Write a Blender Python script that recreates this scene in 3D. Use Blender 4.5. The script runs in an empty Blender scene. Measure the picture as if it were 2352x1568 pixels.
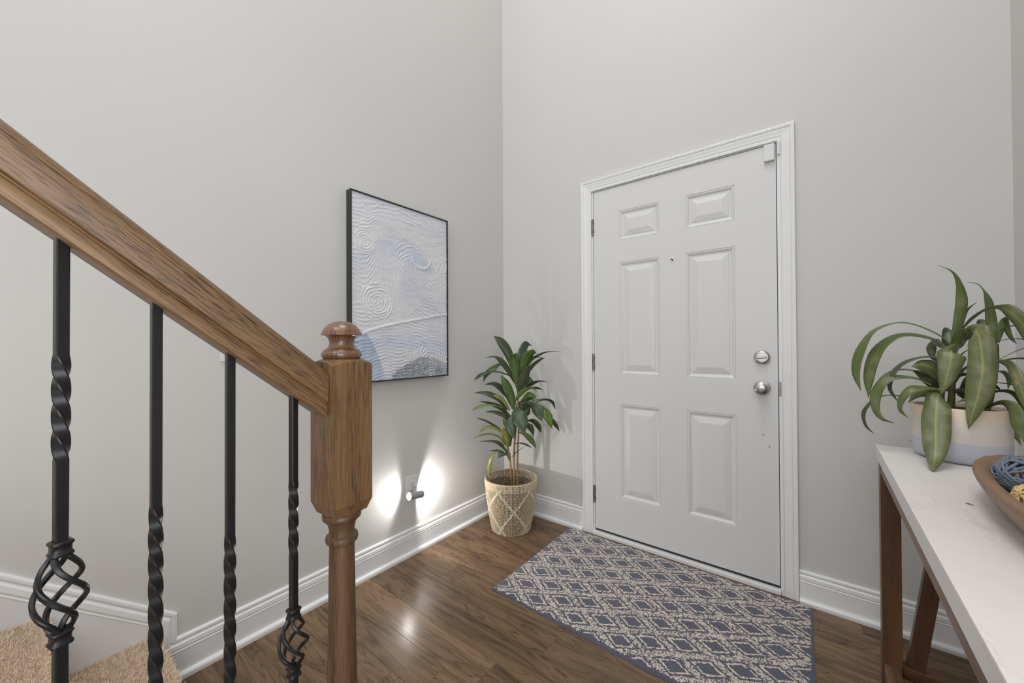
import bpy, bmesh, math, random
import numpy as np
from mathutils import Vector, Matrix
S = bpy.context.scene
C = S.collection

# ---------------------------------------------------------------- camera, world, lights, exposure
cam = bpy.data.objects.new('camera', bpy.data.cameras.new('camera'))
C.objects.link(cam)
cam.data.sensor_width = 36.0
cam.data.lens = 871.64 / 2352 * 36
cam.data.clip_start = .02
_yaw, _pitch, _roll = -.6622, .0077, -.0051
_d = Vector((math.sin(_yaw) * math.cos(_pitch), math.cos(_yaw) * math.cos(_pitch), math.sin(_pitch)))
_r = Vector((math.cos(_yaw), -math.sin(_yaw), 0)); _u = _r.cross(_d)
_r2 = _r * math.cos(_roll) + _u * math.sin(_roll); _u2 = -_r * math.sin(_roll) + _u * math.cos(_roll)
_m = Matrix((_r2, _u2, -_d)).transposed().to_4x4(); _m.translation = (1.7358, -2.1287, 1.1471)
cam.matrix_world = _m
S.camera = cam
S.view_settings.view_transform = 'Standard'
S.view_settings.look = 'None'
S.view_settings.gamma = 1
S.view_settings.use_curve_mapping = False
S.view_settings.exposure = 0.09
S.cycles.max_bounces = 10
S.cycles.diffuse_bounces = 6
w = bpy.data.worlds.new('sky'); S.world = w; w.use_nodes = True
w.node_tree.nodes['Background'].inputs[0].default_value = (.75, .85, 1, 1)
w.node_tree.nodes['Background'].inputs[1].default_value = .4

def area(name, loc, target, sx, sy, power, color):
    l = bpy.data.lights.new(name, 'AREA'); l.shape = 'RECTANGLE'; l.size = sx; l.size_y = sy
    l.energy = power; l.color = color
    o = bpy.data.objects.new(name, l); C.objects.link(o); o.location = loc
    o.rotation_euler = (Vector(target) - Vector(loc)).to_track_quat('-Z', 'Y').to_euler()
    return o
area('ceiling_light', (1.35, -1.7, 5.25), (1.2, -1.3, 0), 1.3, 1.3, 42, (1, 1, .995))
area('hall_fill_light', (1.2, -4.0, 5.3), (1.2, -4.0, 0), 1.6, 1.6, 50, (1, 1, .995))  # added fill high over the hall, stands for no known lamp
area('rear_fill_light', (1.2, -6.08, 2.3), (1.2, 0, 2.3), 1.7, 2.6, 38, (.98, .99, 1))  # added soft fill from behind the camera
area('side_fill_light', (2.40, -2.77, 1.15), (0, -2.77, .15), 1.05, 2.0, 30, (.99, .995, 1))  # added fill from the right, lifts the lower left wall and stairs

# ---------------------------------------------------------------- helpers
def link(name, me, mat=None, parent=None):
    o = bpy.data.objects.new(name, me); C.objects.link(o)
    if mat is not None:
        for m in (mat if isinstance(mat, (list, tuple)) else [mat]):
            me.materials.append(m)
    if parent: o.parent = parent
    return o
def mesh(name, vs, fs, mat=None, parent=None, smooth=False):
    me = bpy.data.meshes.new(name); me.from_pydata([tuple(v) for v in vs], [], fs); me.update()
    bm = bmesh.new(); bm.from_mesh(me); bmesh.ops.recalc_face_normals(bm, faces=bm.faces); bm.to_mesh(me); bm.free()
    if smooth: me.polygons.foreach_set('use_smooth', [True] * len(me.polygons))
    return link(name, me, mat, parent)
def frombm(name, bm, mat=None, parent=None, smooth=False):
    me = bpy.data.meshes.new(name); bm.to_mesh(me); bm.free()
    if smooth: me.polygons.foreach_set('use_smooth', [True] * len(me.polygons))
    return link(name, me, mat, parent)
def addbox(bm, x0, x1, y0, y1, z0, z1, bev=0, mtx=None):
    r = bmesh.ops.create_cube(bm, size=1)
    for v in r['verts']:
        v.co = Vector(((x0 + x1) / 2 + v.co.x * (x1 - x0), (y0 + y1) / 2 + v.co.y * (y1 - y0), (z0 + z1) / 2 + v.co.z * (z1 - z0)))
    vs = r['verts']
    if bev:
        es = list({e for v in vs for e in v.link_edges})
        rb = bmesh.ops.bevel(bm, geom=es, offset=bev, segments=2, profile=.6, affect='EDGES')
        vs = list({v for f in rb['faces'] for v in f.verts} | {v for v in vs if v.is_valid})
    if mtx is not None:
        bmesh.ops.transform(bm, matrix=mtx, verts=vs)
def box(name, x0, x1, y0, y1, z0, z1, mat, parent=None, bev=0, mtx=None):
    bm = bmesh.new(); addbox(bm, x0, x1, y0, y1, z0, z1, bev, mtx)
    return frombm(name, bm, mat, parent)
def lathe_data(prof, n=32, off=0):
    vs, fs = [], []
    for r, z in prof:
        for i in range(n):
            a = 2 * math.pi * i / n; vs.append((r * math.cos(a), r * math.sin(a), z))
    for j in range(len(prof) - 1):
        for i in range(n):
            k = (i + 1) % n; fs.append((off + j * n + i, off + j * n + k, off + (j + 1) * n + k, off + (j + 1) * n + i))
    fs.append(tuple(off + i for i in range(n))[::-1]); m = (len(prof) - 1) * n; fs.append(tuple(off + m + i for i in range(n)))
    return vs, fs
def lathe(name, prof, mat, parent=None, n=32, mtx=None):
    vs, fs = lathe_data(prof, n)
    if mtx is not None: vs = [mtx @ Vector(v) for v in vs]
    o = mesh(name, vs, fs, mat, parent, True); auto(o); return o
def auto(o, ang=40):
    me = o.data; bm = bmesh.new(); bm.from_mesh(me)
    for e in bm.edges: e.smooth = (len(e.link_faces) == 2 and e.calc_face_angle(0) < math.radians(ang))
    bm.to_mesh(me); bm.free(); return o
def tube_data(pts, rad, n=6, off=0, closed=False):
    pts = [Vector(p) for p in pts]; N = len(pts); vs, fs = [], []
    up = Vector((.13, .27, .95))
    for i, p in enumerate(pts):
        t = (pts[(i + 1) % N] - pts[i - 1]) if closed else (pts[min(i + 1, N - 1)] - pts[max(i - 1, 0)])
        t.normalize(); u = t.cross(up)
        if u.length < 1e-4: u = t.cross(Vector((1, 0, 0)))
        u.normalize(); v = u.cross(t); up = v.copy()
        r = rad[i] if isinstance(rad, (list, tuple)) else rad
        for k in range(n):
            a = 2 * math.pi * k / n; vs.append(p + u * (r * math.cos(a)) + v * (r * math.sin(a)))
    for i in range(N if closed else N - 1):
        j = (i + 1) % N
        for k in range(n):
            l = (k + 1) % n; fs.append((off + i * n + k, off + i * n + l, off + j * n + l, off + j * n + k))
    if not closed:
        fs.append(tuple(off + k for k in range(n))); fs.append(tuple(off + (N - 1) * n + k for k in range(n)))
    return vs, fs
def tube(name, pts, rad, mat, parent=None, n=6, closed=False):
    vs, fs = tube_data(pts, rad, n, 0, closed); return mesh(name, vs, fs, mat, parent, True)
def tag(o, label=None, cat=None, group=None, kind=None):
    if label: o['label'] = label
    if cat: o['category'] = cat
    if group: o['group'] = group
    if kind: o['kind'] = kind
    return o
def empty(name, loc=(0, 0, 0), rz=0):
    o = bpy.data.objects.new(name, None); C.objects.link(o); o.location = loc; o.rotation_euler = (0, 0, rz)
    o.empty_display_size = .05; return o
def struct(o): o['kind'] = 'structure'; return o
def local(root, o):
    """parent an object built in world coordinates under a placed empty, keeping it where it is"""
    m = Matrix.LocRotScale(root.location, root.rotation_euler, None).inverted()
    o.data.transform(m); o.parent = root; return o

# ---------------------------------------------------------------- materials
def newmat(name):
    m = bpy.data.materials.new(name); m.use_nodes = True
    nt = m.node_tree; return m, nt, nt.nodes['Principled BSDF']
def N(nt, typ, props=None, **ins):
    n = nt.nodes.new(typ)
    for k, v in (props or {}).items(): setattr(n, k, v)
    for k, v in ins.items():
        key = k.replace('_', ' ')
        if key.isdigit(): key = int(key)
        s = n.inputs[key]
        if isinstance(v, bpy.types.NodeSocket): nt.links.new(v, s)
        else: s.default_value = v
    return n
def I(n, i, v, nt):
    if isinstance(v, bpy.types.NodeSocket): nt.links.new(v, n.inputs[i])
    else: n.inputs[i].default_value = v
def M(nt, op, a, b=0.0, c=None, clamp=False):
    n = nt.nodes.new('ShaderNodeMath'); n.operation = op; n.use_clamp = clamp
    I(n, 0, a, nt); I(n, 1, b, nt)
    if c is not None: I(n, 2, c, nt)
    return n.outputs[0]
def VM(nt, op, a, b=(0, 0, 0)):
    n = nt.nodes.new('ShaderNodeVectorMath'); n.operation = op; I(n, 0, a, nt); I(n, 1, b, nt); return n.outputs[0]
def MIX(nt, f, a, b, blend='MIX'):
    n = nt.nodes.new('ShaderNodeMix'); n.data_type = 'RGBA'; n.blend_type = blend
    I(n, 0, f, nt)
    for i, v in ((6, a), (7, b)):
        if isinstance(v, bpy.types.NodeSocket): nt.links.new(v, n.inputs[i])
        else: n.inputs[i].default_value = (*v, 1) if len(v) == 3 else v
    return n.outputs[2]
def RAMP(nt, f, stops, interp='LINEAR'):
    n = nt.nodes.new('ShaderNodeValToRGB'); n.color_ramp.interpolation = interp
    e = n.color_ramp.elements
    while len(e) < len(stops): e.new(.5)
    for i, (p, c) in enumerate(stops):
        e[i].position = p; e[i].color = (*c, 1) if isinstance(c, (tuple, list)) else (c, c, c, 1)
    nt.links.new(f, n.inputs[0]); return n.outputs[0]
def NOISE(nt, vec, scale, detail=4, rough=.5, dist=0):
    n = nt.nodes.new('ShaderNodeTexNoise'); nt.links.new(vec, n.inputs['Vector'])
    n.inputs['Scale'].default_value = scale; n.inputs['Detail'].default_value = detail
    n.inputs['Roughness'].default_value = rough; n.inputs['Distortion'].default_value = dist
    return n.outputs[0]
def BUMP(nt, bsdf, h, strength=.2, dist=.002):
    n = nt.nodes.new('ShaderNodeBump'); n.inputs['Strength'].default_value = strength; n.inputs['Distance'].default_value = dist
    nt.links.new(h, n.inputs['Height']); nt.links.new(n.outputs[0], bsdf.inputs['Normal'])
def setp(b, nt, **k):
    for key, v in k.items():
        key = key.replace('_', ' ')
        if isinstance(v, bpy.types.NodeSocket): nt.links.new(v, b.inputs[key])
        else: b.inputs[key].default_value = (*v, 1) if isinstance(v, tuple) and len(v) == 3 else v
def OBJ(nt): return nt.nodes.new('ShaderNodeTexCoord').outputs['Object']
def RND(nt): return nt.nodes.new('ShaderNodeObjectInfo').outputs['Random']

def paint(name, col, rough=.5, bump=.06, sc=350, var=.02):
    m, nt, b = newmat(name); v = OBJ(nt)
    n = NOISE(nt, v, 2.2, 3)
    c = MIX(nt, n, tuple(x * (1 - var) for x in col), tuple(min(1, x * (1 + var)) for x in col))
    setp(b, nt, Base_Color=c, Roughness=rough)
    if bump: BUMP(nt, b, NOISE(nt, v, sc, 2), bump, .001)
    return m
def wood(name, axis, light, dark, pore, rough=.4, rings=9, ringscale=7, poremix=.75, random_obj=False, knots=0, coat=0, bump=.15, along=.9, tint=.0, porel=14, porea=480, p0=.50, p1=.62, spec=.5, ringw=.55, lines=0):
    """grain runs along local `axis`; contour lines of a stretched noise give the cathedral figure, fine streaks the pores"""
    m, nt, b = newmat(name); v = OBJ(nt)
    if random_obj:
        r = RND(nt); cb = nt.nodes.new('ShaderNodeCombineXYZ')
        I(cb, 0, M(nt, 'MULTIPLY', r, 37.0), nt); I(cb, 1, M(nt, 'MULTIPLY', r, 91.0), nt); I(cb, 2, M(nt, 'MULTIPLY', r, 53.0), nt)
        v = VM(nt, 'ADD', v, cb.outputs[0])
    def st(al, ac):
        s = [ac] * 3; s[axis] = al; return VM(nt, 'MULTIPLY', v, tuple(s))
    base = NOISE(nt, st(along, ringscale), 1, 3, .5, .4)
    ring = M(nt, 'PINGPONG', M(nt, 'MULTIPLY', base, float(rings)), 1.0)
    ring = M(nt, 'POWER', ring, 1.5)
    streak = NOISE(nt, st(3, 160), 1, 4, .6)
    fine = NOISE(nt, st(porel, porea), 1, 3, .6)
    cloud = NOISE(nt, st(2.0, 9), 1, 3)
    f = M(nt, 'ADD', M(nt, 'MULTIPLY', ring, ringw), M(nt, 'MULTIPLY', streak, .75))
    f = M(nt, 'SUBTRACT', M(nt, 'ADD', f, M(nt, 'MULTIPLY', cloud, .5)), .42, clamp=True)
    col = MIX(nt, f, light, dark)
    if lines:      # tight growth lines following the same contours
        ln = M(nt, 'PINGPONG', M(nt, 'MULTIPLY', M(nt, 'ADD', base, M(nt, 'MULTIPLY', streak, .02)), rings * 4.0), 1.0)
        ln = RAMP(nt, ln, [(.0, 1.), (.30, .0)])
        col = MIX(nt, M(nt, 'MULTIPLY', ln, M(nt, 'MULTIPLY', cloud, lines * 1.6)), col, tuple(x * .55 for x in dark))
    pm = RAMP(nt, fine, [(p0, 0.), (p1, 1.)])
    pm2 = M(nt, 'MULTIPLY', pm, M(nt, 'ADD', M(nt, 'MULTIPLY', ring, .7), .3))
    col = MIX(nt, M(nt, 'MULTIPLY', pm2, poremix), col, pore)
    if knots:
        vo = nt.nodes.new('ShaderNodeTexVoronoi'); sv = [9.0] * 3; sv[axis] = 3.2
        nt.links.new(VM(nt, 'MULTIPLY', VM(nt, 'ADD', v, VM(nt, 'MULTIPLY', nt.nodes[base.node.name].outputs[1], (.06, .03, .03))), tuple(sv)), vo.inputs['Vector'])
        vo.inputs['Scale'].default_value = 1
        k = RAMP(nt, vo.outputs['Distance'], [(.04, 1.), (.22, 0.)])
        col = MIX(nt, M(nt, 'MULTIPLY', k, knots), col, pore)
        blot = RAMP(nt, NOISE(nt, st(3.5, 16), 1, 4, .6, .6), [(.52, 0.), (.75, 1.)])
        col = MIX(nt, M(nt, 'MULTIPLY', blot, .55), col, tuple(x * .55 for x in dark))
    if random_obj and tint:
        r2 = M(nt, 'FRACT', M(nt, 'MULTIPLY', RND(nt), 7.31))
        col = MIX(nt, 1.0, col, MIX(nt, r2, (1 - tint,) * 3, (1 + tint, 1 + tint * .95, 1 + tint * .85)), 'MULTIPLY')
    setp(b, nt, Base_Color=col, Roughness=M(nt, 'ADD', M(nt, 'MULTIPLY', fine, .12), rough - .06))
    b.inputs['Specular IOR Level'].default_value = spec
    if coat: setp(b, nt, Coat_Weight=coat, Coat_Roughness=.15)
    BUMP(nt, b, M(nt, 'SUBTRACT', streak, M(nt, 'MULTIPLY', pm, .7)), bump, .001)
    return m
def plain(name, col, rough=.5, metal=0., spec=.5, bump=0, sc=200):
    m, nt, b = newmat(name); v = OBJ(nt)
    n = NOISE(nt, v, 40, 3)
    setp(b, nt, Base_Color=MIX(nt, n, tuple(x * .93 for x in col), tuple(min(1, x * 1.05) for x in col)), Roughness=rough, Metallic=metal)
    b.inputs['Specular IOR Level'].default_value = spec
    if bump: BUMP(nt, b, NOISE(nt, v, sc, 3), bump, .001)
    return m

MAT = {}
MAT['wall'] = paint('warm_grey_wall_paint', (.60, .594, .580), .55, .05)
MAT['ceil'] = paint('white_ceiling_paint', (.80, .80, .79), .8, .05)
MAT['trim'] = paint('white_semi_gloss_trim', (.77, .775, .78), .32, .02, 120)
MAT['door'] = paint('white_door_paint', (.665, .668, .672), .38, .03, 260)
MAT['skirt'] = paint('white_skirt_paint', (.74, .75, .765), .35, .02, 120)
MAT['oak'] = wood('golden_oak_long', 0, (.245, .140, .058), (.145, .078, .032), (.030, .016, .009), .46, 6, 12, .92, coat=.08, porel=26, porea=640, p0=.515, p1=.59, lines=.35)
MAT['oakv'] = wood('golden_oak_upright', 2, (.225, .124, .053), (.135, .072, .031), (.032, .017, .009), .44, 7, 12, .9, coat=.06, porel=15, porea=560, p0=.50, p1=.58, lines=.5)
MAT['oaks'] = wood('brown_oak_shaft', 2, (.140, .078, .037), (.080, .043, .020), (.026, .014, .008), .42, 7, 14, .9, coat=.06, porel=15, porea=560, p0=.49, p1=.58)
MAT['oakd'] = wood('dark_oak_turning', 2, (.205, .108, .052), (.115, .058, .028), (.04, .02, .011), .28, 10, 16, .8, coat=.3, porel=12, porea=420, p0=.48, p1=.58)
MAT['floor'] = wood('brown_laminate_plank', 0, (.220, .142, .084), (.108, .067, .039), (.034, .022, .015), .25, 12, 7, .66, True, .7, bump=.05, along=.9, tint=.14, porel=9, porea=400, spec=.3, ringw=.55, lines=.75)
MAT['walnut'] = wood('dark_stained_table_wood', 2, (.185, .088, .042), (.085, .038, .019), (.04, .018, .009), .38, 5, 6, .45, True, .4, bump=.06)
MAT['walnuth'] = wood('dark_stained_rail_wood', 1, (.21, .115, .063), (.115, .06, .032), (.05, .026, .014), .42, 5, 9, .55, True, 0, bump=.06)
MAT['walnutx'] = wood('dark_stained_cross_wood', 0, (.165, .080, .038), (.085, .040, .019), (.03, .013, .007), .42, 5, 9, .45, True, 0, bump=.06)
MAT['bowl'] = wood('carved_bowl_wood', 1, (.245, .150, .092), (.150, .085, .050), (.07, .035, .02), .5, 5, 10, .35, False, 0, bump=.08)
MAT['iron'] = plain('black_wrought_iron', (.018, .018, .019), .36, .35, .5, .08, 160)
MAT['black'] = plain('black_picture_frame', (.02, .02, .022), .45)
MAT['nickel'] = plain('satin_nickel', (.52, .51, .50), .28, 1.)
MAT['hinge'] = plain('dull_steel_hinge', (.30, .29, .28), .4, 1.)
MAT['gasket'] = plain('dark_rubber_weatherstrip', (.035, .035, .037), .6)
MAT['plastic'] = plain('white_plastic', (.70, .705, .71), .4)
MAT['lampgrey'] = plain('grey_lamp_shell', (.30, .30, .30), .4)
MAT['dark'] = plain('dark_hole', (.01, .01, .01), .8)
MAT['soil'] = plain('dark_potting_filler', (.025, .018, .012), .9, bump=.5, sc=120)
MAT['stem'] = wood('tan_cane_bark', 2, (.36, .22, .09), (.2, .115, .045), (.08, .045, .02), .6, 14, 25, .5)
MAT['stemg'] = plain('green_brown_cane', (.10, .09, .03), .6, bump=.3)

# ---------------------------------------------------------------- room shell
XR, YB, ZC = 2.308, -6.0, 5.4
T = .12
DX0, DX1, DZ0, DZ1 = .7121, 1.6261, .0361, 2.0681
def multi_box(name, boxes, mat):
    bm = bmesh.new()
    for b in boxes: addbox(bm, *b)
    return frombm(name, bm, mat)
struct(multi_box('wall_left', [(-T, 0, YB - T, T, -.1, ZC)], MAT['wall']))
struct(multi_box('wall_front', [(0, DX0 - .0136, 0, T, -.1, ZC), (DX1 + .0049, XR, 0, T, -.1, ZC), (DX0 - .0136, DX1 + .0049, 0, T, DZ1 + .0084, ZC)], MAT['wall']))
OY0, OY1, OZ1 = -3.32, -2.22, 2.32      # opening added to let in the side fill, behind the camera
struct(multi_box('wall_right', [(XR, XR + T, OY1, T, -.1, ZC), (XR, XR + T, YB - T, OY0, -.1, ZC), (XR, XR + T, OY0, OY1, OZ1, ZC)], MAT['wall']))
WX0, WX1, WZ0, WZ1 = .30, 2.10, .95, 3.65  # opening added in the rear wall for the rear fill
struct(multi_box('wall_rear', [(0, WX0, YB - T, YB, -.1, ZC), (WX1, XR, YB - T, YB, -.1, ZC), (WX0, WX1, YB - T, YB, -.1, WZ0), (WX0, WX1, YB - T, YB, WZ1, ZC)], MAT['wall']))
win = struct(multi_box('added_window_1', [(WX0, WX0 + .05, YB - .09, YB - .03, WZ0, WZ1), (WX1 - .05, WX1, YB - .09, YB - .03, WZ0, WZ1), (WX0 + .05, WX1 - .05, YB - .09, YB - .03, WZ0, WZ0 + .05), (WX0 + .05, WX1 - .05, YB - .09, YB - .03, WZ1 - .05, WZ1), (WX0 + .05, WX1 - .05, YB - .085, YB - .035, 2.28, 2.32), (1.18, 1.22, YB - .085, YB - .035, WZ0 + .05, 2.28), (1.18, 1.22, YB - .085, YB - .035, 2.32, WZ1 - .05)], MAT['trim']))  # unseen window frame, added around the rear fill
struct(multi_box('ceiling', [(-T, XR + T, YB - T, T, ZC, ZC + T)], MAT['ceil']))

# floor: a dark underlay and every plank as its own part
floor = struct(multi_box('floor', [(0, XR, YB, T, -.1, -.011)], MAT['dark']))
PW = .1232
rows = []
y = -.0993 + PW
k = 0
known = {1: [1.763], 0: [1.897, .82], 9: [.84], 10: [.7058], 11: [.5735], 8: [.13, 1.5], 7: [.95, 2.1], 6: [.30, 1.62], 5: [1.15], 4: [.62, 1.92], 3: [.2, 1.5], 2: [.93], }
random.seed(4)
pm_cache = {}
def plank(x0, x1, y0, y1):
    g = .00025; L = x1 - x0 - 2 * g; Wd = y1 - y0 - 2 * g; b = .0007
    vs = []
    for z, i in ((-.010, 0), (-b * .6, 0), (0, b)):
        vs += [(-L / 2 + i, -Wd / 2 + i, z), (L / 2 - i, -Wd / 2 + i, z), (L / 2 - i, Wd / 2 - i, z), (-L / 2 + i, Wd / 2 - i, z)]
    fs = [(8, 9, 10, 11)]
    for a in (0, 4):
        for i in range(4): j = (i + 1) % 4; fs.append((a + i, a + j, a + 4 + j, a + 4 + i))
    o = mesh('floor_plank', vs, fs, MAT['floor'], floor)
    o.location = ((x0 + x1) / 2, (y0 + y1) / 2, 0); return o
for k in range(0, 40):
    y1 = -.0993 + PW - k * PW; y0 = y1 - PW
    y1c = min(y1, .0)
    if k == 0: y1c = 0.0
    cuts = known.get(k) or [random.uniform(.3, 1.0), random.uniform(1.4, 2.0)]
    xs = [0.0] + sorted(cuts) + [XR]
    if k > 12 and k % 2: xs = [0.0, random.uniform(.5, 1.8), XR]
    for a, b in zip(xs[:-1], xs[1:]): plank(a, b, y0, y1c)
    if y0 < YB + .2: break
# strip under the door opening
box('floor_plank', DX0 - .0136, DX1 + .0049, .0005, T, -.0105, -.0002, MAT['floor'], floor)

def sweep(name, path, prof, to3, mat, parent=None, side=1, flip=False):
    """mitred moulding: path in wall-plane coords (s, z); prof = [(offset inward, protrusion)]; to3(s, z, d) -> world"""
    P = [Vector(p) for p in path]; n = len(P); vs, fs = [], []
    for i, p in enumerate(P):
        d0 = (P[i] - P[i - 1]).normalized() if i else None
        d1 = (P[i + 1] - P[i]).normalized() if i < n - 1 else None
        if d0 is None: d0 = d1
        if d1 is None: d1 = d0
        n0 = Vector((-d0.y, d0.x)) * side; n1 = Vector((-d1.y, d1.x)) * side
        b = (n0 + n1); b = b / b.dot(n0)
        for w_, d in prof:
            qv = p + b * w_; vs.append(to3(qv.x, qv.y, d))
    m = len(prof)
    for i in range(n - 1):
        for j in range(m - 1):
            fs.append((i * m + j, i * m + j + 1, (i + 1) * m + j + 1, (i + 1) * m + j))
    fs.append(tuple(range(m))); fs.append(tuple(range((n - 1) * m, n * m)))
    return mesh(name, vs, fs, mat, parent)
CAP = [(0, 0), (0, .006), (.0015, .009), (.0045, .0108), (.011, .0112), (.014, .0085), (.0165, .0080), (.0195, .0105), (.024, .0135), (.037, .0146), (.0405, .012), (.0425, .0118), (.0450, .0148), (.0468, .0148), (.0475, .0135), (.0475, 0)]
BASE = CAP[:-2] + [(.0480, .0138), (.1180, .0138), (.1183, .020), (.1200, .0255), (.1240, .0290), (.129, .0300), (.139, .0300), (.139, 0)]
SHOE = [(0, 0), (0, .0138), (.0003, .020), (.0020, .0255), (.0060, .0290), (.011, .0300), (.021, .0300), (.021, 0)]
HB = .139
def LW(s, z, d): return (d, s, z)       # left wall: s = y
def FW(s, z, d): return (s, -d, z)      # front wall: s = x
def RW(s, z, d): return (XR - d, s, z)
YS, ZS = -1.8023, .2239
slope = .854
# left: horizontal run + mitred stair skirt cap
bl = struct(sweep('baseboard_left', [(0, HB), (YS, HB), (YS, ZS), (YS - 2.6, ZS + 2.6 * slope)], CAP, LW, MAT['trim'], side=1))
bmf = bmesh.new()
addbox(bmf, 0, .0138, YS - .05, 0, 0, HB - .0468)
o = frombm('baseboard_board', bmf, MAT['skirt'], bl)
cs = .0468
vs = []
poly = [(YS - cs, 0), (YS - cs, ZS - cs * .45), (YS - 2.6, ZS + 2.6 * slope - cs * 1.3), (YS - 2.6, 0)]
for d in (0, .0138): vs += [(d, a, b) for a, b in poly]
mesh('stair_skirt', vs, [(0, 1, 2, 3), (7, 6, 5, 4)] + [(i, (i + 1) % 4, 4 + (i + 1) % 4, 4 + i) for i in range(4)], MAT['skirt'], bl)
sweep('shoe_moulding', [(0, .021), (YS - .05, .021)], SHOE, LW, MAT['trim'], bl, 1)
struct(sweep('baseboard_front', [(.6345, HB), (.0, HB)], BASE, FW, MAT['trim'], side=1))
struct(sweep('baseboard_front', [(XR, HB), (1.6975, HB)], BASE, FW, MAT['trim'], side=1))
struct(sweep('baseboard_right', [(0, HB), (OY1, HB)], BASE, RW, MAT['trim'], side=1))

# door casing, jamb, threshold
CAS = [(0, 0), (0, .0095), (.0015, .0108), (.012, .0112), (.0145, .0085), (.0165, .0082), (.0195, .0108), (.030, .0122), (.041, .0150), (.0455, .0152), (.0475, .0125), (.0495, .0128), (.052, .0165), (.0605, .0185), (.0645, .0178), (.0655, .0155), (.0655, 0)]
CX0, CX1, CZ = DX0 - .0125, DX1 + .0046, DZ1 + .0078
cas = struct(sweep('trim_1', [(CX0, 0), (CX0, CZ), (CX1, CZ), (CX1, 0)], CAS, FW, MAT['trim'], side=1))
bm = bmesh.new()
addbox(bm, DX0 - .0136, DX0 - .0036, .0005, T - .001, 0, DZ1 + .0084)
addbox(bm, DX1 + .0030, DX1 + .0049, .0005, T - .001, 0, DZ1 + .0084)
addbox(bm, DX0 - .0036, DX1 + .0030, .0005, T - .001, DZ1 + .0040, DZ1 + .0084)
addbox(bm, DX0 - .0036, DX0 + .012, .052, .07, .02, DZ1 + .004)
addbox(bm, DX1 - .012, DX1 + .0030, .052, .07, .02, DZ1 + .004)
addbox(bm, DX0 + .012, DX1 - .012, .052, .07, DZ1 - .010, DZ1 + .004)
frombm('door_jamb', bm, MAT['trim'], cas)
bm = bmesh.new(); addbox(bm, CX0 + .0005, CX1 - .0005, -.0195, .10, .0005, .0205, .003)
frombm('threshold', bm, MAT['trim'], cas)
box('weatherstrip', DX0 + .001, DX1 - .001, .008, .045, .0206, DZ0 - .0005, MAT['gasket'], cas)
bm = bmesh.new()
addbox(bm, DX0 - .0034, DX0 - .0004, .012, .05, .022, DZ1 + .003)
addbox(bm, DX1 + .0004, DX1 + .0029, .006, .05, .022, DZ1 + .003)
frombm('door_gasket', bm, MAT['gasket'], cas)
# strike plate on the jamb beside the knob
box('strike_plate', DX1 + .0048, DX1 + .0130, -.0125, -.0108, .905, .970, MAT['hinge'], cas, .0004)

# the six-panel door
door = struct(empty('door_1', (DX0, 0, DZ0)))
PXS = [(.8725, 1.1010), (1.2345, 1.4595)]
PZS = [(.2545, .7975), (.970, 1.6215), (1.7480, 1.9225)]
xs = [DX0, PXS[0][0], PXS[0][1], PXS[1][0], PXS[1][1], DX1]
zs = [DZ0, *PZS[0], *PZS[1], *PZS[2], DZ1]
vs, fs = [], []
for z in zs:
    for x in xs: vs.append((x - DX0, 0, z - DZ0))
nx = len(xs)
for j in range(len(zs) - 1):
    for i in range(nx - 1):
        if i in (1, 3) and j in (1, 3, 5): continue
        a = j * nx + i; fs.append((a, a + 1, a + 1 + nx, a + nx))
for (a, b) in PXS:
    for (c, d) in PZS:
        o = len(vs); q4 = [(a, c), (b, c), (b, d), (a, d)]
        for yy in (0, .014): vs += [(x - DX0, yy, z - DZ0) for x, z in q4]
        for i in range(4): j = (i + 1) % 4; fs.append((o + i, o + j, o + 4 + j, o + 4 + i))
Wd, Hd = DX1 - DX0, DZ1 - DZ0
o = len(vs)
for yy in (0, .044): vs += [(0, yy, 0), (Wd, yy, 0), (Wd, yy, Hd), (0, yy, Hd)]
for i in range(4): j = (i + 1) % 4; fs.append((o + i, o + j, o + 4 + j, o + 4 + i))
fs.append((o + 4, o + 5, o + 6, o + 7))
slab = mesh('door_slab', vs, fs, MAT['door'], door)
PR = [(.0, .0), (.0012, .0022), (.003, .0028), (.0045, .0008), (.0085, .0014), (.0135, .0044), (.0165, .0078), (.0205, .0088), (.0270, .0088), (.0300, .0062), (.033, .0058), (.0550, .0004), (.0580, .0002)]
for (a, b) in PXS:
    for (c, d) in PZS:
        vs, fs = [], []
        for w_, dp in PR: vs += [(x - DX0, dp, z - DZ0) for x, z in ((a + w_, c + w_), (b - w_, c + w_), (b - w_, d - w_), (a + w_, d - w_))]
        for r in range(len(PR) - 1):
            for i in range(4): j = (i + 1) % 4; fs.append((r * 4 + i, r * 4 + j, r * 4 + 4 + j, r * 4 + 4 + i))
        m = (len(PR) - 1) * 4; fs.append((m, m + 1, m + 2, m + 3))
        mesh('door_panel', vs, fs, MAT['door'], door)
RXM = Matrix.Rotation(math.radians(90), 4, 'X')     # lathe +z -> world -y (towards the room)
def fit(x, z, y=0): return Matrix.Translation((x - DX0, y, z - DZ0)) @ RXM
kb = lathe('door_knob', [(.0325, -.001), (.0335, .003), (.031, .008), (.022, .011), (.0125, .014), (.0115, .028), (.018, .034), (.0255, .041), (.0285, .050), (.0275, .058), (.021, .064), (.010, .066), (.0, .0662)], MAT['nickel'], door, 40, fit(1.5645, .9390))
kb['label'] = 'round satin nickel door knob'
db = lathe('deadbolt', [(.0325, -.001), (.0330, .008), (.030, .015), (.0245, .018), (.022, .018), (.021, .0155), (.0, .0155)], MAT['nickel'], door, 40, fit(1.5655, 1.0808))
db['label'] = 'round deadbolt rose with thumb turn'
bm = bmesh.new(); addbox(bm, -.0185, .0185, -.005, .005, .0150, .0290, .0035, fit(1.5655, 1.0808) @ Matrix.Rotation(math.radians(4), 4, 'Z'))
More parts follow.
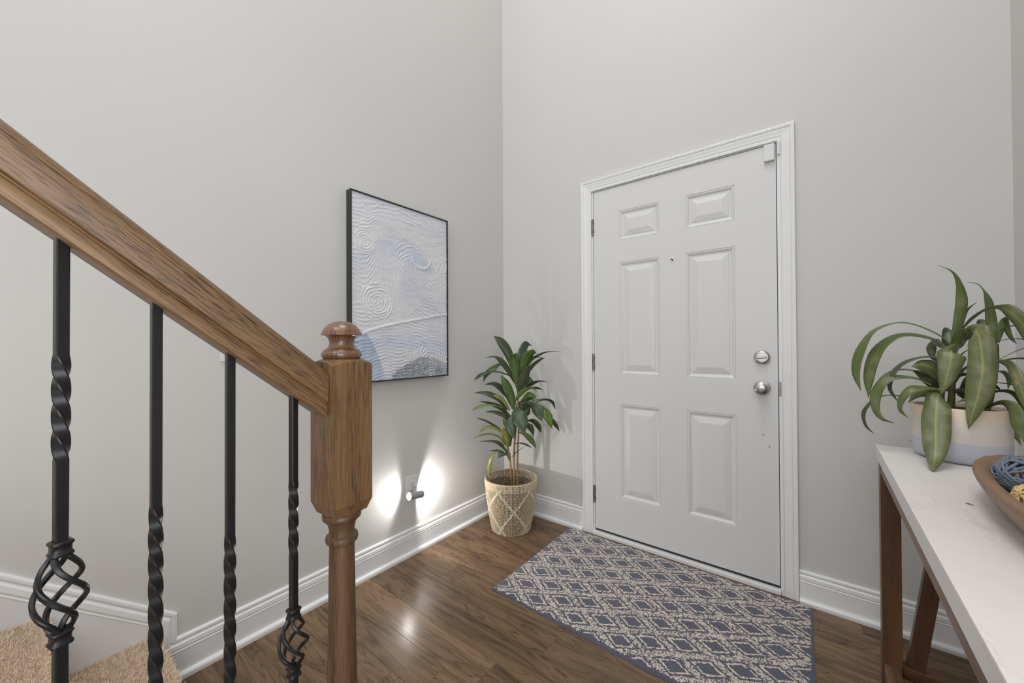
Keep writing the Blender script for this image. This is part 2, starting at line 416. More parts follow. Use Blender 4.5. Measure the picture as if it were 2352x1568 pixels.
frombm('thumb_turn', bm, MAT['nickel'], db)
ph = lathe('peephole', [(.0078, -.001), (.0080, .002), (.0060, .0032), (.0048, .0022), (.0, .0018)], MAT['nickel'], door, 24, fit(1.1658, 1.5967))
lathe('lens', [(.0042, .0019), (.0036, .0026), (.0, .0030)], MAT['dark'], ph, 16, fit(1.1658, 1.5967))
lathe('door_screw', [(.0042, -.0005), (.0042, .0014), (.0030, .0034), (.0, .0042)], MAT['nickel'], door, 16, fit(1.5669, .7200))
lathe('screw_hole', [(.0024, -.0003), (.0024, .0006), (.0, .0008)], MAT['dark'], door, 12, fit(1.5910, .6648))
for zc in (1.857, 1.0375, .241):
    hx = DX0 - .0055
    vs, fs = [], []
    for i in range(5):
        z0 = zc - .051 + i * .0204
        v, f = lathe_data([(.0042, z0 + .0006), (.0052, z0 + .0012), (.0052, z0 + .0192), (.0042, z0 + .0198)], 12, len(vs))
        vs += [(a + hx - DX0, b - .0050, c - DZ0) for a, b, c in v]; fs += f
    h = mesh('hinge', vs, fs, MAT['hinge'], door, True); auto(h)
    bm = bmesh.new()
    addbox(bm, -.0045, .0015, -.0022, .0, zc - .050 - DZ0, zc + .050 - DZ0)
    for s in (-.025, .028): addbox(bm, .001, .0042, -.0050, -.0005, zc + s - .004 - DZ0, zc + s + .004 - DZ0)
    frombm('hinge_leaf', bm, MAT['hinge'], h)
# fresh-paint patch along the lock edge is a slightly different white film
patch = [(1.597, 1.105), (1.606, 1.128), (1.6250, 1.136), (1.6250, .800), (1.619, .815), (1.610, .900), (1.603, .960), (1.594, 1.010), (1.595, 1.06)]
vs = [(x - DX0, -.0004, z - DZ0) for x, z in patch] + [(x - DX0, .0002, z - DZ0) for x, z in patch]
n = len(patch)
pp = mesh('paint_patch', vs, [tuple(range(n))] + [(i, (i + 1) % n, n + (i + 1) % n, n + i) for i in range(n)], paint('repainted_white', (.675, .68, .69), .33, .02), door)
pp['label'] = 'brighter repainted strip beside the lock'

# ---------------------------------------------------------------- carpeted staircase
stair = tag(empty('staircase', (.5, -1.86, 0)), 'beige shag-carpeted staircase rising beside the left wall', 'staircase')
mcar, nt, b = newmat('beige_shag_carpet'); v = OBJ(nt)
setp(b, nt, Base_Color=MIX(nt, NOISE(nt, v, 90, 4), (.50, .38, .275), (.74, .60, .47)), Roughness=.95)
BUMP(nt, b, NOISE(nt, v, 160, 3), .9, .006)
mpile, nt, b = newmat('carpet_yarn'); v = OBJ(nt)
setp(b, nt, Base_Color=MIX(nt, NOISE(nt, v, 70, 3), (.62, .48, .355), (.92, .80, .66)), Roughness=.9)
RUN, RISE, YN = .235, .1935, -1.862
SX0, SX1 = .0145, .966
rng = random.Random(11)
for k in range(6):
    yn = YN - k * RUN; zt = .1875 + k * RISE - .006
    # rounded nosing profile in (y,z): riser up, nosing, tread back
    zb = max(0, zt - RISE + .002)
    prof = [(yn - .012, zb), (yn - .012, zt - .040), (yn + .004, zt - .030), (yn + .010, zt - .018), (yn + .006, zt - .005), (yn - .008, zt), (yn - RUN - .014, zt), (yn - RUN - .014, zb)]
    vs = [(SX0, a, c) for a, c in prof] + [(SX1, a, c) for a, c in prof]; n = len(prof)
    fs = [tuple(range(n)), tuple(range(n, 2 * n))] + [(i, (i + 1) % n, n + (i + 1) % n, n + i) for i in range(n)]
    st = local(stair, mesh('carpeted_step', vs, fs, mcar))
    if k > 2: continue
    # yarn tufts over tread and nosing (the pile shows in frame on the lowest two treads)
    pv, pf = [], []
    nt_ = 30000 if k < 2 else 3000
    xmax = .50 if k == 0 else .42
    for i in range(nt_):
        x = rng.uniform(SX0 + .004, xmax)
        t = rng.random()
        if t < .10: yy, zz, nrm = yn + rng.uniform(-.012, .012), zt - rng.uniform(.001, .030), Vector((0, .8, .5))
        else: yy, zz, nrm = yn - rng.uniform(0, RUN), zt, Vector((0, .1, 1))
        d = (nrm + Vector((rng.gauss(0, .55), rng.gauss(0, .55), rng.gauss(0, .25)))).normalized()
        if d.z < .05 and t >= .1: d.z = .3
        s = d.cross(Vector((rng.uniform(-1, 1), rng.uniform(-1, 1), .2))).normalized() * rng.uniform(.0008, .0016)
        p = Vector((x, yy, zz)); tip = p + d * rng.uniform(.006, .016); tip.x = max(tip.x, SX0 + .001)
        o = len(pv); pv += [p - s, p + s, tip]; pf.append((o, o + 1, o + 2))
    me = bpy.data.meshes.new('carpet_pile'); me.from_pydata([tuple(a) for a in pv], [], pf); me.update()
    pl = link('carpet_pile', me, mpile); local(stair, pl); pl.parent = st; pl['kind'] = 'stuff'
# white closed stringer under the balusters
zs0 = .19
vs = []
for x in (.967, 1.010):
    vs += [(x, -1.800, 0), (x, -1.800, .215), (x, YN - 6 * RUN, .215 + (-1.800 - (YN - 6 * RUN)) * .8235), (x, YN - 6 * RUN, 0)]
local(stair, mesh('stringer', vs, [(0, 1, 2, 3), (4, 5, 6, 7)] + [(i, (i + 1) % 4, 4 + (i + 1) % 4, 4 + i) for i in range(4)], MAT['skirt']))

# ---------------------------------------------------------------- stair railing: newel post, handrail, four iron balusters
NX, NY, NR = .994, -1.7362, math.radians(3.09)
rail = tag(empty('stair_railing', (NX, NY, 0), 0), 'oak stair railing with carved newel post and black twisted iron balusters', 'railing')
s = .0413
# newel block with chamfered (arched) top and tapered bottom
news = empty('newel_post', (0, 0, 0), NR); news.parent = rail
news['label'] = 'turned oak newel post with square block and mushroom cap'
vs, fs = [], []
nseg = 9
bz0, bz1 = .823, 1.1105
def arch(t): return .0075 * (1 - (2 * t - 1) ** 2)
ring = []
# block as loops: bottom small square, bottom of faces, top edge arched, top small circle-ish
def sq(h, z, arched=0):
    pts = []
    for (ax, ay), (bx, by) in zip([(-1, -1), (1, -1), (1, 1), (-1, 1)], [(1, -1), (1, 1), (-1, 1), (-1, -1)]):
        for i in range(nseg):
            t = i / nseg
            pts.append(((ax + (bx - ax) * t) * h, (ay + (by - ay) * t) * h, z + (arch(t) * arched)))
    return pts
def circ(r, z):
    pts = []
    base = sq(1, 0)
    for x, y, _ in base:
        l = math.hypot(x, y); pts.append((x / l * r, y / l * r, z))
    return pts
loops = [circ(.026, .812), circ(.0330, .8135), sq(.0335, .8165), sq(s - .0012, .8352), sq(s, .838), sq(s, bz1 - .003, 1), sq(s - .0015, bz1 + .0005, 1), circ(.0375, bz1 + .0090), circ(.0300, bz1 + .0110)]
for lp in loops: vs += lp
m = 4 * nseg
for r in range(len(loops) - 1):
    for i in range(m): j = (i + 1) % m; fs.append((r * m + i, r * m + j, (r + 1) * m + j, (r + 1) * m + i))
fs += [tuple(range(m)), tuple(range((len(loops) - 1) * m, len(loops) * m))]
blk = mesh('newel_block', vs, fs, MAT['oakv'], news)
lathe('newel_cap', [(.0290, 1.118), (.0325, 1.1200), (.0368, 1.1235), (.0382, 1.1280), (.0372, 1.1325), (.0345, 1.1350), (.0338, 1.1362), (.0338, 1.1378), (.0310, 1.1388), (.0268, 1.1420), (.0240, 1.1465), (.0230, 1.1515), (.0236, 1.1560), (.0256, 1.1610), (.0295, 1.1655), (.0325, 1.1668), (.0376, 1.1670), (.0382, 1.1682), (.0366, 1.1735), (.0325, 1.1810), (.0260, 1.1880), (.0170, 1.1930), (.008, 1.1952), (.0, 1.1958)], MAT['oakd'], news, 48)
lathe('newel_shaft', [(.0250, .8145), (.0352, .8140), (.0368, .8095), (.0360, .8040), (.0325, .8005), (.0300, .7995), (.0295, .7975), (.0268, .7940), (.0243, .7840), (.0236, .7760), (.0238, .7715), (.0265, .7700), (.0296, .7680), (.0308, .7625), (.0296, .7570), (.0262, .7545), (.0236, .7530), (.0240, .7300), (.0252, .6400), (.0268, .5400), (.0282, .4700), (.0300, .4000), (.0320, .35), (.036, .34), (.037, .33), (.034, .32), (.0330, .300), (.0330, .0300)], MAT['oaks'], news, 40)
bm = bmesh.new(); addbox(bm, -s, s, -s, s, 0, .28, .004); frombm('newel_base', bm, MAT['oakv'], news)

# handrail: profile (lateral, up) swept along +X then tilted; local X runs up the stair
SL = .832
L = 2.4
prof = [(-.026, 0), (.026, 0), (.0285, .0015), (.0300, .005), (.0302, .0145), (.0288, .0175), (.0268, .0190), (.0268, .0205), (.0300, .0215), (.0325, .0230), (.0345, .0270), (.0366, .0520), (.0362, .0565), (.0340, .0615), (.0300, .0650), (.0225, .0685), (.0115, .0705), (0, .0710)]
prof = prof + [(-a, c) for a, c in prof[::-1][1:-2]] + []
# order: start bottom-left ... keep a closed loop without duplicates
loop = [(-.026, 0), (.026, 0)] + prof[2:]
cth = 1 / math.sqrt(1 + SL * SL); sth = SL * cth
yh, zh, xh = -1.7775, 1.0114, .9885
vs, fs = [], []
n = len(loop)
xsl = [0, .3, .6, .9, 1.2, 1.6, 2.0, L]
for i, x in enumerate(xsl):
    for a, c in loop:
        # first section is cut plumb so that it butts against the newel face
        xx = x + (c * sth / cth if i == 0 else 0)
        vs.append((xx, a, c))
for i in range(len(xsl) - 1):
    for j in range(n): k = (j + 1) % n; fs.append((i * n + j, i * n + k, (i + 1) * n + k, (i + 1) * n + j))
fs += [tuple(range(n)), tuple(range((len(xsl) - 1) * n, len(xsl) * n))]
hr = mesh('handrail', vs, fs, MAT['oak'], None, True); auto(hr, 32)
hr.parent = rail
ex = Vector((0, -cth, sth)); ez = Vector((0, sth, cth)); ey = ez.cross(ex)
mm = Matrix((ex, ey, ez)).transposed().to_4x4(); mm.translation = Vector((xh - NX, yh - NY, zh))
hr.matrix_local = mm
hr['label'] = 'sloping golden oak handrail with moulded sides'
for a, c in ((.050, .040), (.047, .026)):
    nh = lathe('nail_hole', [(.0012, 0), (.0012, .0006), (0, .0008)], MAT['dark'], hr, 8, Matrix.Translation((a, -.0362 if c > .03 else -.0300, c)) @ Matrix.Rotation(math.radians(90), 4, 'X'))

BS = .00595
def sqloop(z, ang, h, ch=.0012):
    pts = []
    for (ax, ay) in ((-1, -1), (1, -1), (1, 1), (-1, 1)):
        for dx, dy in (((ax * (h), ay * (h - ch))), ((ax * (h - ch), ay * (h)))) if ax * ay > 0 else (((ax * (h - ch), ay * (h))), ((ax * (h), ay * (h - ch)))):
            c, s_ = math.cos(ang), math.sin(ang); pts.append((dx * c - dy * s_, dx * s_ + dy * c, z))
    # sort by angle so the loop is simple
    return pts
def baluster(y, deg, ztop, twist=None, collar=None, zbot=.3, label=None):
    b = empty('baluster', (xh - NX, y - NY, 0), math.radians(deg)); b.parent = rail
    b['label'] = label
    def bar(z1, z0, tw=None):
        zs = [z1, z1 - .004] if z1 == ztop else [z1]
        hs = [.0044, BS] if z1 == ztop else [BS]
        zz = z1 - (.004 if z1 == ztop else 0)
        seq = list(zip(zs, hs, [0] * len(zs)))
        if tw:
            t0, t1, turns = tw
            M_ = int(turns * 40)
            for i in range(M_ + 1):
                f = i / M_
                e = f + math.sin(2 * math.pi * f * 1) * 0
                seq.append((t0 + (t1 - t0) * f, BS * (1 + .10 * min(1, min(f, 1 - f) * 10)), e * turns * 2 * math.pi))
        seq.append((z0, BS, 0 if not tw else tw[2] * 2 * math.pi))
        vs, fs = [], []
        for z, h_, a in seq: vs += sqloop(z, a, h_)
        n = 8
        for i in range(len(seq) - 1):
            for j in range(n): k = (j + 1) % n; fs.append((i * n + j, i * n + k, (i + 1) * n + k, (i + 1) * n + j))
        fs += [tuple(range(n)), tuple(range((len(seq) - 1) * n, len(seq) * n))]
        o = mesh('bar', vs, fs, MAT['iron'], b, True); auto(o, 25); return o
    def coll(zc):
        h_ = .0102
        vs, fs = [], []
        pr = [(.0058, .0092), (.0080, .0098), (.0098, .0085), (.0102, .0068), (.0098, .0050), (.0086, .0036), (.0084, 0), (.0086, -.0036), (.0098, -.0050), (.0102, -.0068), (.0098, -.0085), (.0080, -.0098), (.0058, -.0092)]
        for r, dz in pr: vs += sqloop(zc + dz, 0, r, .0022)
        n = 8
        for i in range(len(pr) - 1):
            for j in range(n): k = (j + 1) % n; fs.append((i * n + j, i * n + k, (i + 1) * n + k, (i + 1) * n + j))
        mesh('collar', vs, fs, MAT['iron'], b, True)
    def basket(zt, zb):
        for kx in range(4):
            a0 = math.radians(45 + 90 * kx - 20); pts, rr = [], []
            vs, fs = [], []
            Mn = 30
            for i in range(Mn + 1):
                t = i / Mn; z = zt + (zb - zt) * t
                r = .0036 + (.0230 - .0036) * math.sin(math.pi * t) ** .85
                ph_ = a0 + math.radians(235) * t
                pts.append(Vector((r * math.cos(ph_), r * math.sin(ph_), z)))
            for i, p_ in enumerate(pts):
                t_ = (pts[min(i + 1, Mn)] - pts[max(i - 1, 0)]).normalized()
                rad = Vector((p_.x, p_.y, 0)).normalized(); sd = t_.cross(rad).normalized(); up = sd.cross(t_)
                hw, ht = .0030, .0026
                for su, sv in ((-1, -.6), (-.6, -1), (.6, -1), (1, -.6), (1, .6), (.6, 1), (-.6, 1), (-1, .6)): vs.append(p_ + sd * hw * su + up * ht * sv)
            for i in range(Mn):
                for j in range(8): k = (j + 1) % 8; fs.append((i * 8 + j, i * 8 + k, (i + 1) * 8 + k, (i + 1) * 8 + j))
            fs += [tuple(range(8)), tuple(range(Mn * 8, Mn * 8 + 8))]
            o = mesh('basket_rod', vs, fs, MAT['iron'], b, True); auto(o, 35)
    if collar:
        z1, z2 = collar
        bar(ztop, z1 - .008, twist); coll(z1)
        basket(z1 - .004, z2 + .004)
        coll(z2)
        bar(z2 + .008, zbot)
    else:
        bar(ztop, zbot, twist)
def zr(y): return zh + (yh - y) * SL + .010     # underside of the handrail (buried a little)
def zst(y): return .215 + (-1.800 - y) * .8235
baluster(-2.1005, 14, zr(-2.1005), (1.1370, 1.0030, 1.0), (.893, .781), zst(-2.1), 'iron baluster with short twist and open basket, highest on the rail')
baluster(-2.0115, 5, zr(-2.0115), (.917, .56, 2.5), None, zst(-2.0115), 'long-twist iron baluster second from the left')
baluster(-1.9220, 3, zr(-1.922), (.8390, .48, 2.5), None, zst(-1.922), 'long-twist iron baluster third from the left')
baluster(-1.8250, 13, zr(-1.825), (.8990, .7580, 1.0), (.6575, .552), zst(-1.825), 'iron baluster with short twist and basket next to the newel')
# the run goes on up the stair beyond the frame
for i, (y, dg) in enumerate(((-2.189, 4), (-2.278, 9), (-2.366, 6), (-2.455, 11), (-2.543, 5), (-2.632, 8))):
    z = zr(y)
    if i % 3 == 2: baluster(y, dg, z, (z - .16, z - .295, 1.0), (z - .397, z - .508), zst(y), 'iron baluster further up the stair with basket')
    else: baluster(y, dg, z, (z - .300, z - .66, 2.5), None, zst(y), 'long-twist iron baluster further up the stair')

# ---------------------------------------------------------------- framed painting on the left wall
PY0, PY1, PZ0, PZ1 = -1.1870, -.5730, .9630, 1.8890
pic = tag(empty('framed_painting', (0, (PY0 + PY1) / 2, (PZ0 + PZ1) / 2)), 'pale blue and white impasto wave painting in thin black frame', 'painting')
fw = .0062
bm = bmesh.new()
for (a, b_, c, d) in ((PY0, PY0 + fw, PZ0, PZ1), (PY1 - fw, PY1, PZ0, PZ1), (PY0 + fw, PY1 - fw, PZ0, PZ0 + fw), (PY0 + fw, PY1 - fw, PZ1 - fw, PZ1)):
    addbox(bm, .001, .040, a, b_, c, d, .0005)
local(pic, frombm('frame', bm, MAT['black']))
NU, NV = 230, 345
U, V = np.meshgrid(np.linspace(0, 1, NU), np.linspace(0, 1, NV))
rs = np.random.RandomState(3)
def smooth_noise(su, sv, seed):
    r = np.random.RandomState(seed); g = r.rand(sv + 3, su + 3)
    x = U * su; y_ = V * sv; xi = np.minimum(x.astype(int), su); yi = np.minimum(y_.astype(int), sv)
    fx = x - xi; fy = y_ - yi; fx = fx * fx * (3 - 2 * fx); fy = fy * fy * (3 - 2 * fy)
    return (g[yi, xi] * (1 - fx) + g[yi, xi + 1] * fx) * (1 - fy) + (g[yi + 1, xi] * (1 - fx) + g[yi + 1, xi + 1] * fx) * fy
AS = 925 / 614.
def dist(cu, cv): return np.hypot(U - cu, (V - cv) * AS)
def ang(cu, cv): return np.arctan2((V - cv) * AS, U - cu)
n1 = smooth_noise(7, 10, 1); n2 = smooth_noise(40, 12, 2); n3 = smooth_noise(14, 60, 5); n4 = smooth_noise(90, 120, 8)
# stroke coordinate (lines of equal phase are brush strokes)
d1 = dist(.109, .752); d2 = dist(.223, .433)
dc = dist(.60, .585); dh = dist(1.03, .80)
wave = dc * 30                                              # strokes arch over the curl
left = (V * AS - .62 * U + .16 * np.sin(U * 6 + .4)) * 26   # strokes sweeping up from the left
bl_ = np.clip((U - .12) / .34, 0, 1); bl_ = bl_ * bl_ * (3 - 2 * bl_)
ph = left * (1 - bl_) + wave * bl_
tp = np.clip((V - .80) / .12, 0, 1); ph = ph * (1 - tp) + ((V * AS + .55 * (U - .42) ** 2) * 27) * tp
ha = np.arctan2((V - .66) * AS, U - .56)
hollow = (V < .665 + .06 * np.sin(np.clip((U - .47) / .30, 0, 1) * math.pi)) & (U > .40 + .10 * np.clip((V - .40) / .26, 0, 1)) & (V > .33)
ph = np.where(hollow, dh * 30, ph)
right = (U > .80) & (V > .42) & (V < .72); ph = np.where(right & ~hollow, dist(.66, .76) * 28, ph)
sea = (V * AS - .10 * np.sin(U * 3.1 + .4)) * 34
hor = .255 + .14 * np.clip(U - .10, 0, 1) ** .75 * 1.05
seam = V < hor
ph = np.where(seam, sea, ph)
R1, R2 = .105, .155
ph = np.where(d1 < R1, d1 * 48, ph); ph = np.where(d2 < R2, d2 * 36, ph)
ph = ph + n1 * 1.2 + n2 * .55
h = np.abs(((ph / 1.0) % 1.0) * 2 - 1); h = np.clip(1 - h ** .55, 0, 1)
h = h * (.25 + 1.1 * n3) * (.5 + smooth_noise(9, 16, 44)) + .30 * n4
crest = np.exp(-((V - hor) / .008) ** 2) * (U > .10)
# curl lip
lip = np.exp(-((np.hypot((U - .69) / 1.0, (V - .735) * AS) - .115) / .012) ** 2) * (V < .735) * (U > .58)
h = h * np.where((d1 < R1) | (d2 < R2), 1.15, .75) + crest * .9 + lip * .8
# dark rocks bottom right and blue headland bottom left
rock = (V < .10 * np.sin(np.clip((U - .37) / .63, 0, 1) * math.pi * .85) + .02) & (U > .37)
arcx = np.clip((.262 - V) / .24, 0, 1); head = (V < .262) & (U < .10 + .20 * arcx ** .6)
fan = np.abs(((ang(.615, .055) * 5.5 + dist(.615, .055) * 6) % 1) * 2 - 1)
fan2 = np.abs(((ang(.90, .03) * 5.0 - dist(.90, .03) * 7) % 1) * 2 - 1)
fan = np.where(U > .77, fan2, fan)
shell = ((np.abs(U - .63) < .12) & (np.abs(V - .135 - .02 * np.sin(U * 30)) < .030)) | ((U > .77) & (dist(.90, .03) < .17) & (dist(.90, .03) > .05) & (V < .15))
h = np.where(shell, h * .5 + .9 * np.clip(1 - fan * 1.6, 0, 1), h)
white = np.array([.70, .70, .72]); blue = np.array([.47, .54, .68]); deep = np.array([.33, .43, .58]); grey = np.array([.20, .23, .27]); lav = np.array([.58, .61, .71])
col = np.ones(U.shape + (3,)) * white
def blend(mask, c):
    global col
    mm_ = np.clip(mask, 0, 1)[..., None]; col = col * (1 - mm_) + c * mm_
band = np.exp(-((V - (.70 + .16 * U - .9 * (U - .35) ** 2)) / .055) ** 2) * (U < .75)
blend(.55 * band * (.5 + n1), blue); blend(.45 * np.clip((V - .86) / .1, 0, 1) * n1 * 1.6, lav)
blend(.75 * np.exp(-((dc - .20) / .07) ** 2) * np.clip((U - .52) / .12, 0, 1) * (V > .64) * (1.1 - .6 * n2), blue); blend(.55 * hollow * np.exp(-((dh - .62) / .16) ** 2) * (.4 + n3), lav * .93)
blend(.35 * np.exp(-(((U - .60) / .12) ** 2 + ((V - .58) / .12) ** 2)), lav)
blend(.35 * smooth_noise(6, 8, 21) ** 2, lav)
blend(.75 * np.exp(-((V - .185 - .03 * np.sin(U * 4)) / .045) ** 2) * (.35 + .9 * n3), blue)
blend(.4 * seam * n3, lav)
blend(.85 * head * (.55 + .6 * smooth_noise(50, 6, 31)), deep)
blend(.85 * rock * (.5 + .7 * n4), grey)
blend(.5 * np.exp(-((V) / .10) ** 2) * (U > .40) * n4, grey)
blend(.75 * shell * np.clip(1.1 - fan * 1.5, 0, 1), white)
blend(.5 * ((d1 < R1) | (d2 < R2)), white * 1.03)
blend(.5 * np.clip(h - .75, 0, 1), white * 1.12)
iy = PY0 + fw + .0015; iY = PY1 - fw - .0015; iz = PZ0 + fw + .0015; iZ = PZ1 - fw - .0015
X = .0330 + .0040 * h
vs = np.stack([X, iy + U * (iY - iy), iz + V * (iZ - iz)], -1).reshape(-1, 3)
idx = np.arange(NU * NV).reshape(NV, NU)
fs = np.stack([idx[:-1, :-1], idx[:-1, 1:], idx[1:, 1:], idx[1:, :-1]], -1).reshape(-1, 4)
me = bpy.data.meshes.new('canvas'); me.from_pydata(vs.tolist(), [], fs.tolist()); me.update()
me.polygons.foreach_set('use_smooth', [True] * len(me.polygons))
ca = me.color_attributes.new('paint', 'FLOAT_COLOR', 'POINT')
ca.data.foreach_set('color', np.concatenate([col.reshape(-1, 3), np.ones((NU * NV, 1))], 1).astype(np.float32).ravel())
mpa, nt, b = newmat('impasto_paint')
at = nt.nodes.new('ShaderNodeAttribute'); at.attribute_name = 'paint'
setp(b, nt, Base_Color=at.outputs['Color'], Roughness=.5)
cv = link('canvas', me, mpa); local(pic, cv)
local(pic, box('backing', .004, .0325, PY0 + fw, PY1 - fw, PZ0 + fw, PZ1 - fw, MAT['trim']))

# ---------------------------------------------------------------- outlet, plug-in lamp, light switch on the left wall
OY, OZ = -.8150, .3660
out = tag(empty('wall_outlet', (0, OY, OZ)), 'white duplex outlet plate low on the left wall', 'outlet')
bm = bmesh.new(); addbox(bm, 0, .0055, OY - .0365, OY + .0365, OZ - .058, OZ + .058, .0024); local(out, frombm('cover_plate', bm, MAT['plastic']))
for dz in (.0195, -.0195):
    vs, fs = [], []
    for r, x in ((.0165, .0054), (.0165, .0066), (.0155, .0072), (0.0001, .0072)):
        for i in range(24):
            a = 2 * math.pi * i / 24; vs.append((x, OY + r * math.cos(a), OZ + dz + max(-.0125, min(.0125, r * math.sin(a)))))
    for j in range(3):
        for i in range(24): k = (i + 1) % 24; fs.append((j * 24 + i, j * 24 + k, j * 24 + 24 + k, j * 24 + 24 + i))
    rc = mesh('receptacle', vs, fs, MAT['plastic']); local(out, rc)
    if dz > 0:
        bm = bmesh.new()
        for dy, hh in ((-.0060, .0038), (.0060, .0046)): addbox(bm, .0070, .0075, OY + dy - .0009, OY + dy + .0009, OZ + dz + .0018 - hh, OZ + dz + .0018 + hh)
        addbox(bm, .0070, .0075, OY - .0022, OY + .0022, OZ + dz - .0095, OZ + dz - .0055)
        sl_ = frombm('slot', bm, MAT['dark']); local(out, sl_); sl_.parent = rc
LA = Vector((.062, -.8765, .3450)); LB = Vector((.062, -.7905, .3315))      # glowing front end, rear end
lc = (LA + LB) / 2; ax = (LA - LB).normalized(); LL = (LA - LB).length
lamp = tag(empty('plug_in_lamp', lc), 'small grey cylinder plug-in lamp, lit, in the outlet', 'lamp')
mt = Matrix.Translation(lc) @ ax.to_track_quat('Z', 'Y').to_matrix().to_4x4()
R0 = .0195
local(lamp, lathe('lamp_shell', [(.0182, -LL / 2 + .004), (R0, -LL / 2), (R0, -LL / 2 + .002), (R0, LL / 2 - .002), (R0, LL / 2), (.0182, LL / 2 - .004)], MAT['lampgrey'], None, 36, mt))
mgl, nt, b = newmat('lamp_glow'); setp(b, nt, Base_Color=(1., 1., 1.), Emission_Color=(1., .97, .92), Emission_Strength=75.0)
mg2, nt, b = newmat('lamp_glow_rear'); setp(b, nt, Base_Color=(1., 1., 1.), Emission_Color=(1., .97, .92), Emission_Strength=20.0)
for sgn, mat_ in ((1, mgl), (-1, mg2)):
    zc_ = sgn * (LL / 2 - .0005)
    local(lamp, lathe('lens', [(.0184, zc_ - sgn * .004), (.0180, zc_), (.012, zc_ + sgn * .0012), (0, zc_ + sgn * .0018)], mat_, None, 28, mt))
local(lamp, tube('swivel_neck', [(.008, -.8080, .3480), (.022, -.8100, .3500), (.040, -.8180, .3470), (.052, -.826, .342)], [.013, .0125, .008, .008], MAT['lampgrey'], None, 14))
local(lamp, lathe('plug_base', [(.019, .0076), (.019, .016), (.016, .020), (.006, .021)], MAT['lampgrey'], None, 28, Matrix.Translation((0, -.8080, .3470)) @ Matrix.Rotation(math.radians(90), 4, 'Y')))
for sgn, pw in ((1, 2.2), (-1, 7.0)):
    l = bpy.data.lights.new('lamp_bulb', 'SPOT'); l.energy = pw; l.color = (1, .965, .91); l.shadow_soft_size = .012
    l.spot_size = math.radians(170); l.spot_blend = .30
    lo = bpy.data.objects.new('lamp_bulb', l); C.objects.link(lo)
    p_ = lc + ax * sgn * (LL / 2 + .004)
    lo.parent = lamp; lo.matrix_local = Matrix.Translation(p_ - lc) @ (ax * sgn).to_track_quat('-Z', 'Y').to_matrix().to_4x4()
SWY, SWZ = -1.6430, 1.1460
sw = tag(empty('light_switch', (0, SWY, SWZ)), 'white switch plate on the left wall behind the handrail', 'light switch')
bm = bmesh.new(); addbox(bm, 0, .0055, SWY - .0365, SWY + .0365, SWZ - .058, SWZ + .058, .0024); local(sw, frombm('cover_plate', bm, MAT['plastic']))
bm = bmesh.new(); addbox(bm, .005, .0085, SWY - .0165, SWY + .0165, SWZ - .033, SWZ + .033, .0015); local(sw, frombm('rocker', bm, MAT['plastic']))

# ---------------------------------------------------------------- alarm contact at the door's top corner
bm = bmesh.new(); addbox(bm, 1.5815, 1.6220, -.0190, -.0003, 1.990, 2.0655, .0035)
tag(frombm('door_sensor', bm, MAT['plastic']), 'white alarm sensor box at the top corner of the door', 'sensor')
bm = bmesh.new(); addbox(bm, 1.6325, 1.6425, -.0215, -.0112, 2.0080, 2.0680, .002)
tag(frombm('sensor_magnet', bm, MAT['plastic']), 'slim white sensor magnet on the door casing', 'sensor')

# ---------------------------------------------------------------- rug
mr, nt, b = newmat('diamond_rug')
v = OBJ(nt)
vo = nt.nodes.new('ShaderNodeTexVoronoi'); nt.links.new(v, vo.inputs['Vector']); vo.inputs['Scale'].default_value = 255
pos = vo.outputs['Position']
sp = nt.nodes.new('ShaderNodeSeparateXYZ'); nt.links.new(pos, sp.inputs[0])
px_, py_ = sp.outputs[0], sp.outputs[1]
nz = NOISE(nt, pos, 62, 2, .6); nz2 = NOISE(nt, VM(nt, 'ADD', pos, (3.1, 1.7, 0)), 62, 2, .6); nz3 = NOISE(nt, VM(nt, 'ADD', pos, (9.1, 4.7, 0)), 150, 2, .6)
uu = M(nt, 'DIVIDE', M(nt, 'ADD', M(nt, 'ADD', px_, .0898), M(nt, 'MULTIPLY', M(nt, 'SUBTRACT', nz, .5), .020)), .1944)
vv = M(nt, 'DIVIDE', M(nt, 'ADD', py_, M(nt, 'MULTIPLY', M(nt, 'SUBTRACT', nz2, .5), .014)), .1250)
sa = M(nt, 'ADD', uu, vv); sb = M(nt, 'SUBTRACT', uu, vv)
def cell(x): return M(nt, 'ABSOLUTE', M(nt, 'SUBTRACT', x, M(nt, 'ROUND', x)))
dd = M(nt, 'MAXIMUM', cell(sa), cell(sb))
dd = M(nt, 'ADD', dd, M(nt, 'MULTIPLY', M(nt, 'SUBTRACT', nz3, .5), .085))
pat = RAMP(nt, dd, [(0, 0.), (.225, 0.), (.226, 1.), (.285, 1.), (.286, 0.), (.380, 0.), (.381, 1.), (1, 1.)], 'CONSTANT')
speck = M(nt, 'MULTIPLY', RAMP(nt, dd, [(0, 0.), (.395, 0.), (.396, 1.), (.475, 1.), (.476, .8), (1, .8)], 'CONSTANT'), RAMP(nt, nz3, [(0, 0.), (.512, 0.), (.513, 1.)], 'CONSTANT'))
pat = M(nt, 'SUBTRACT', pat, speck, clamp=True)
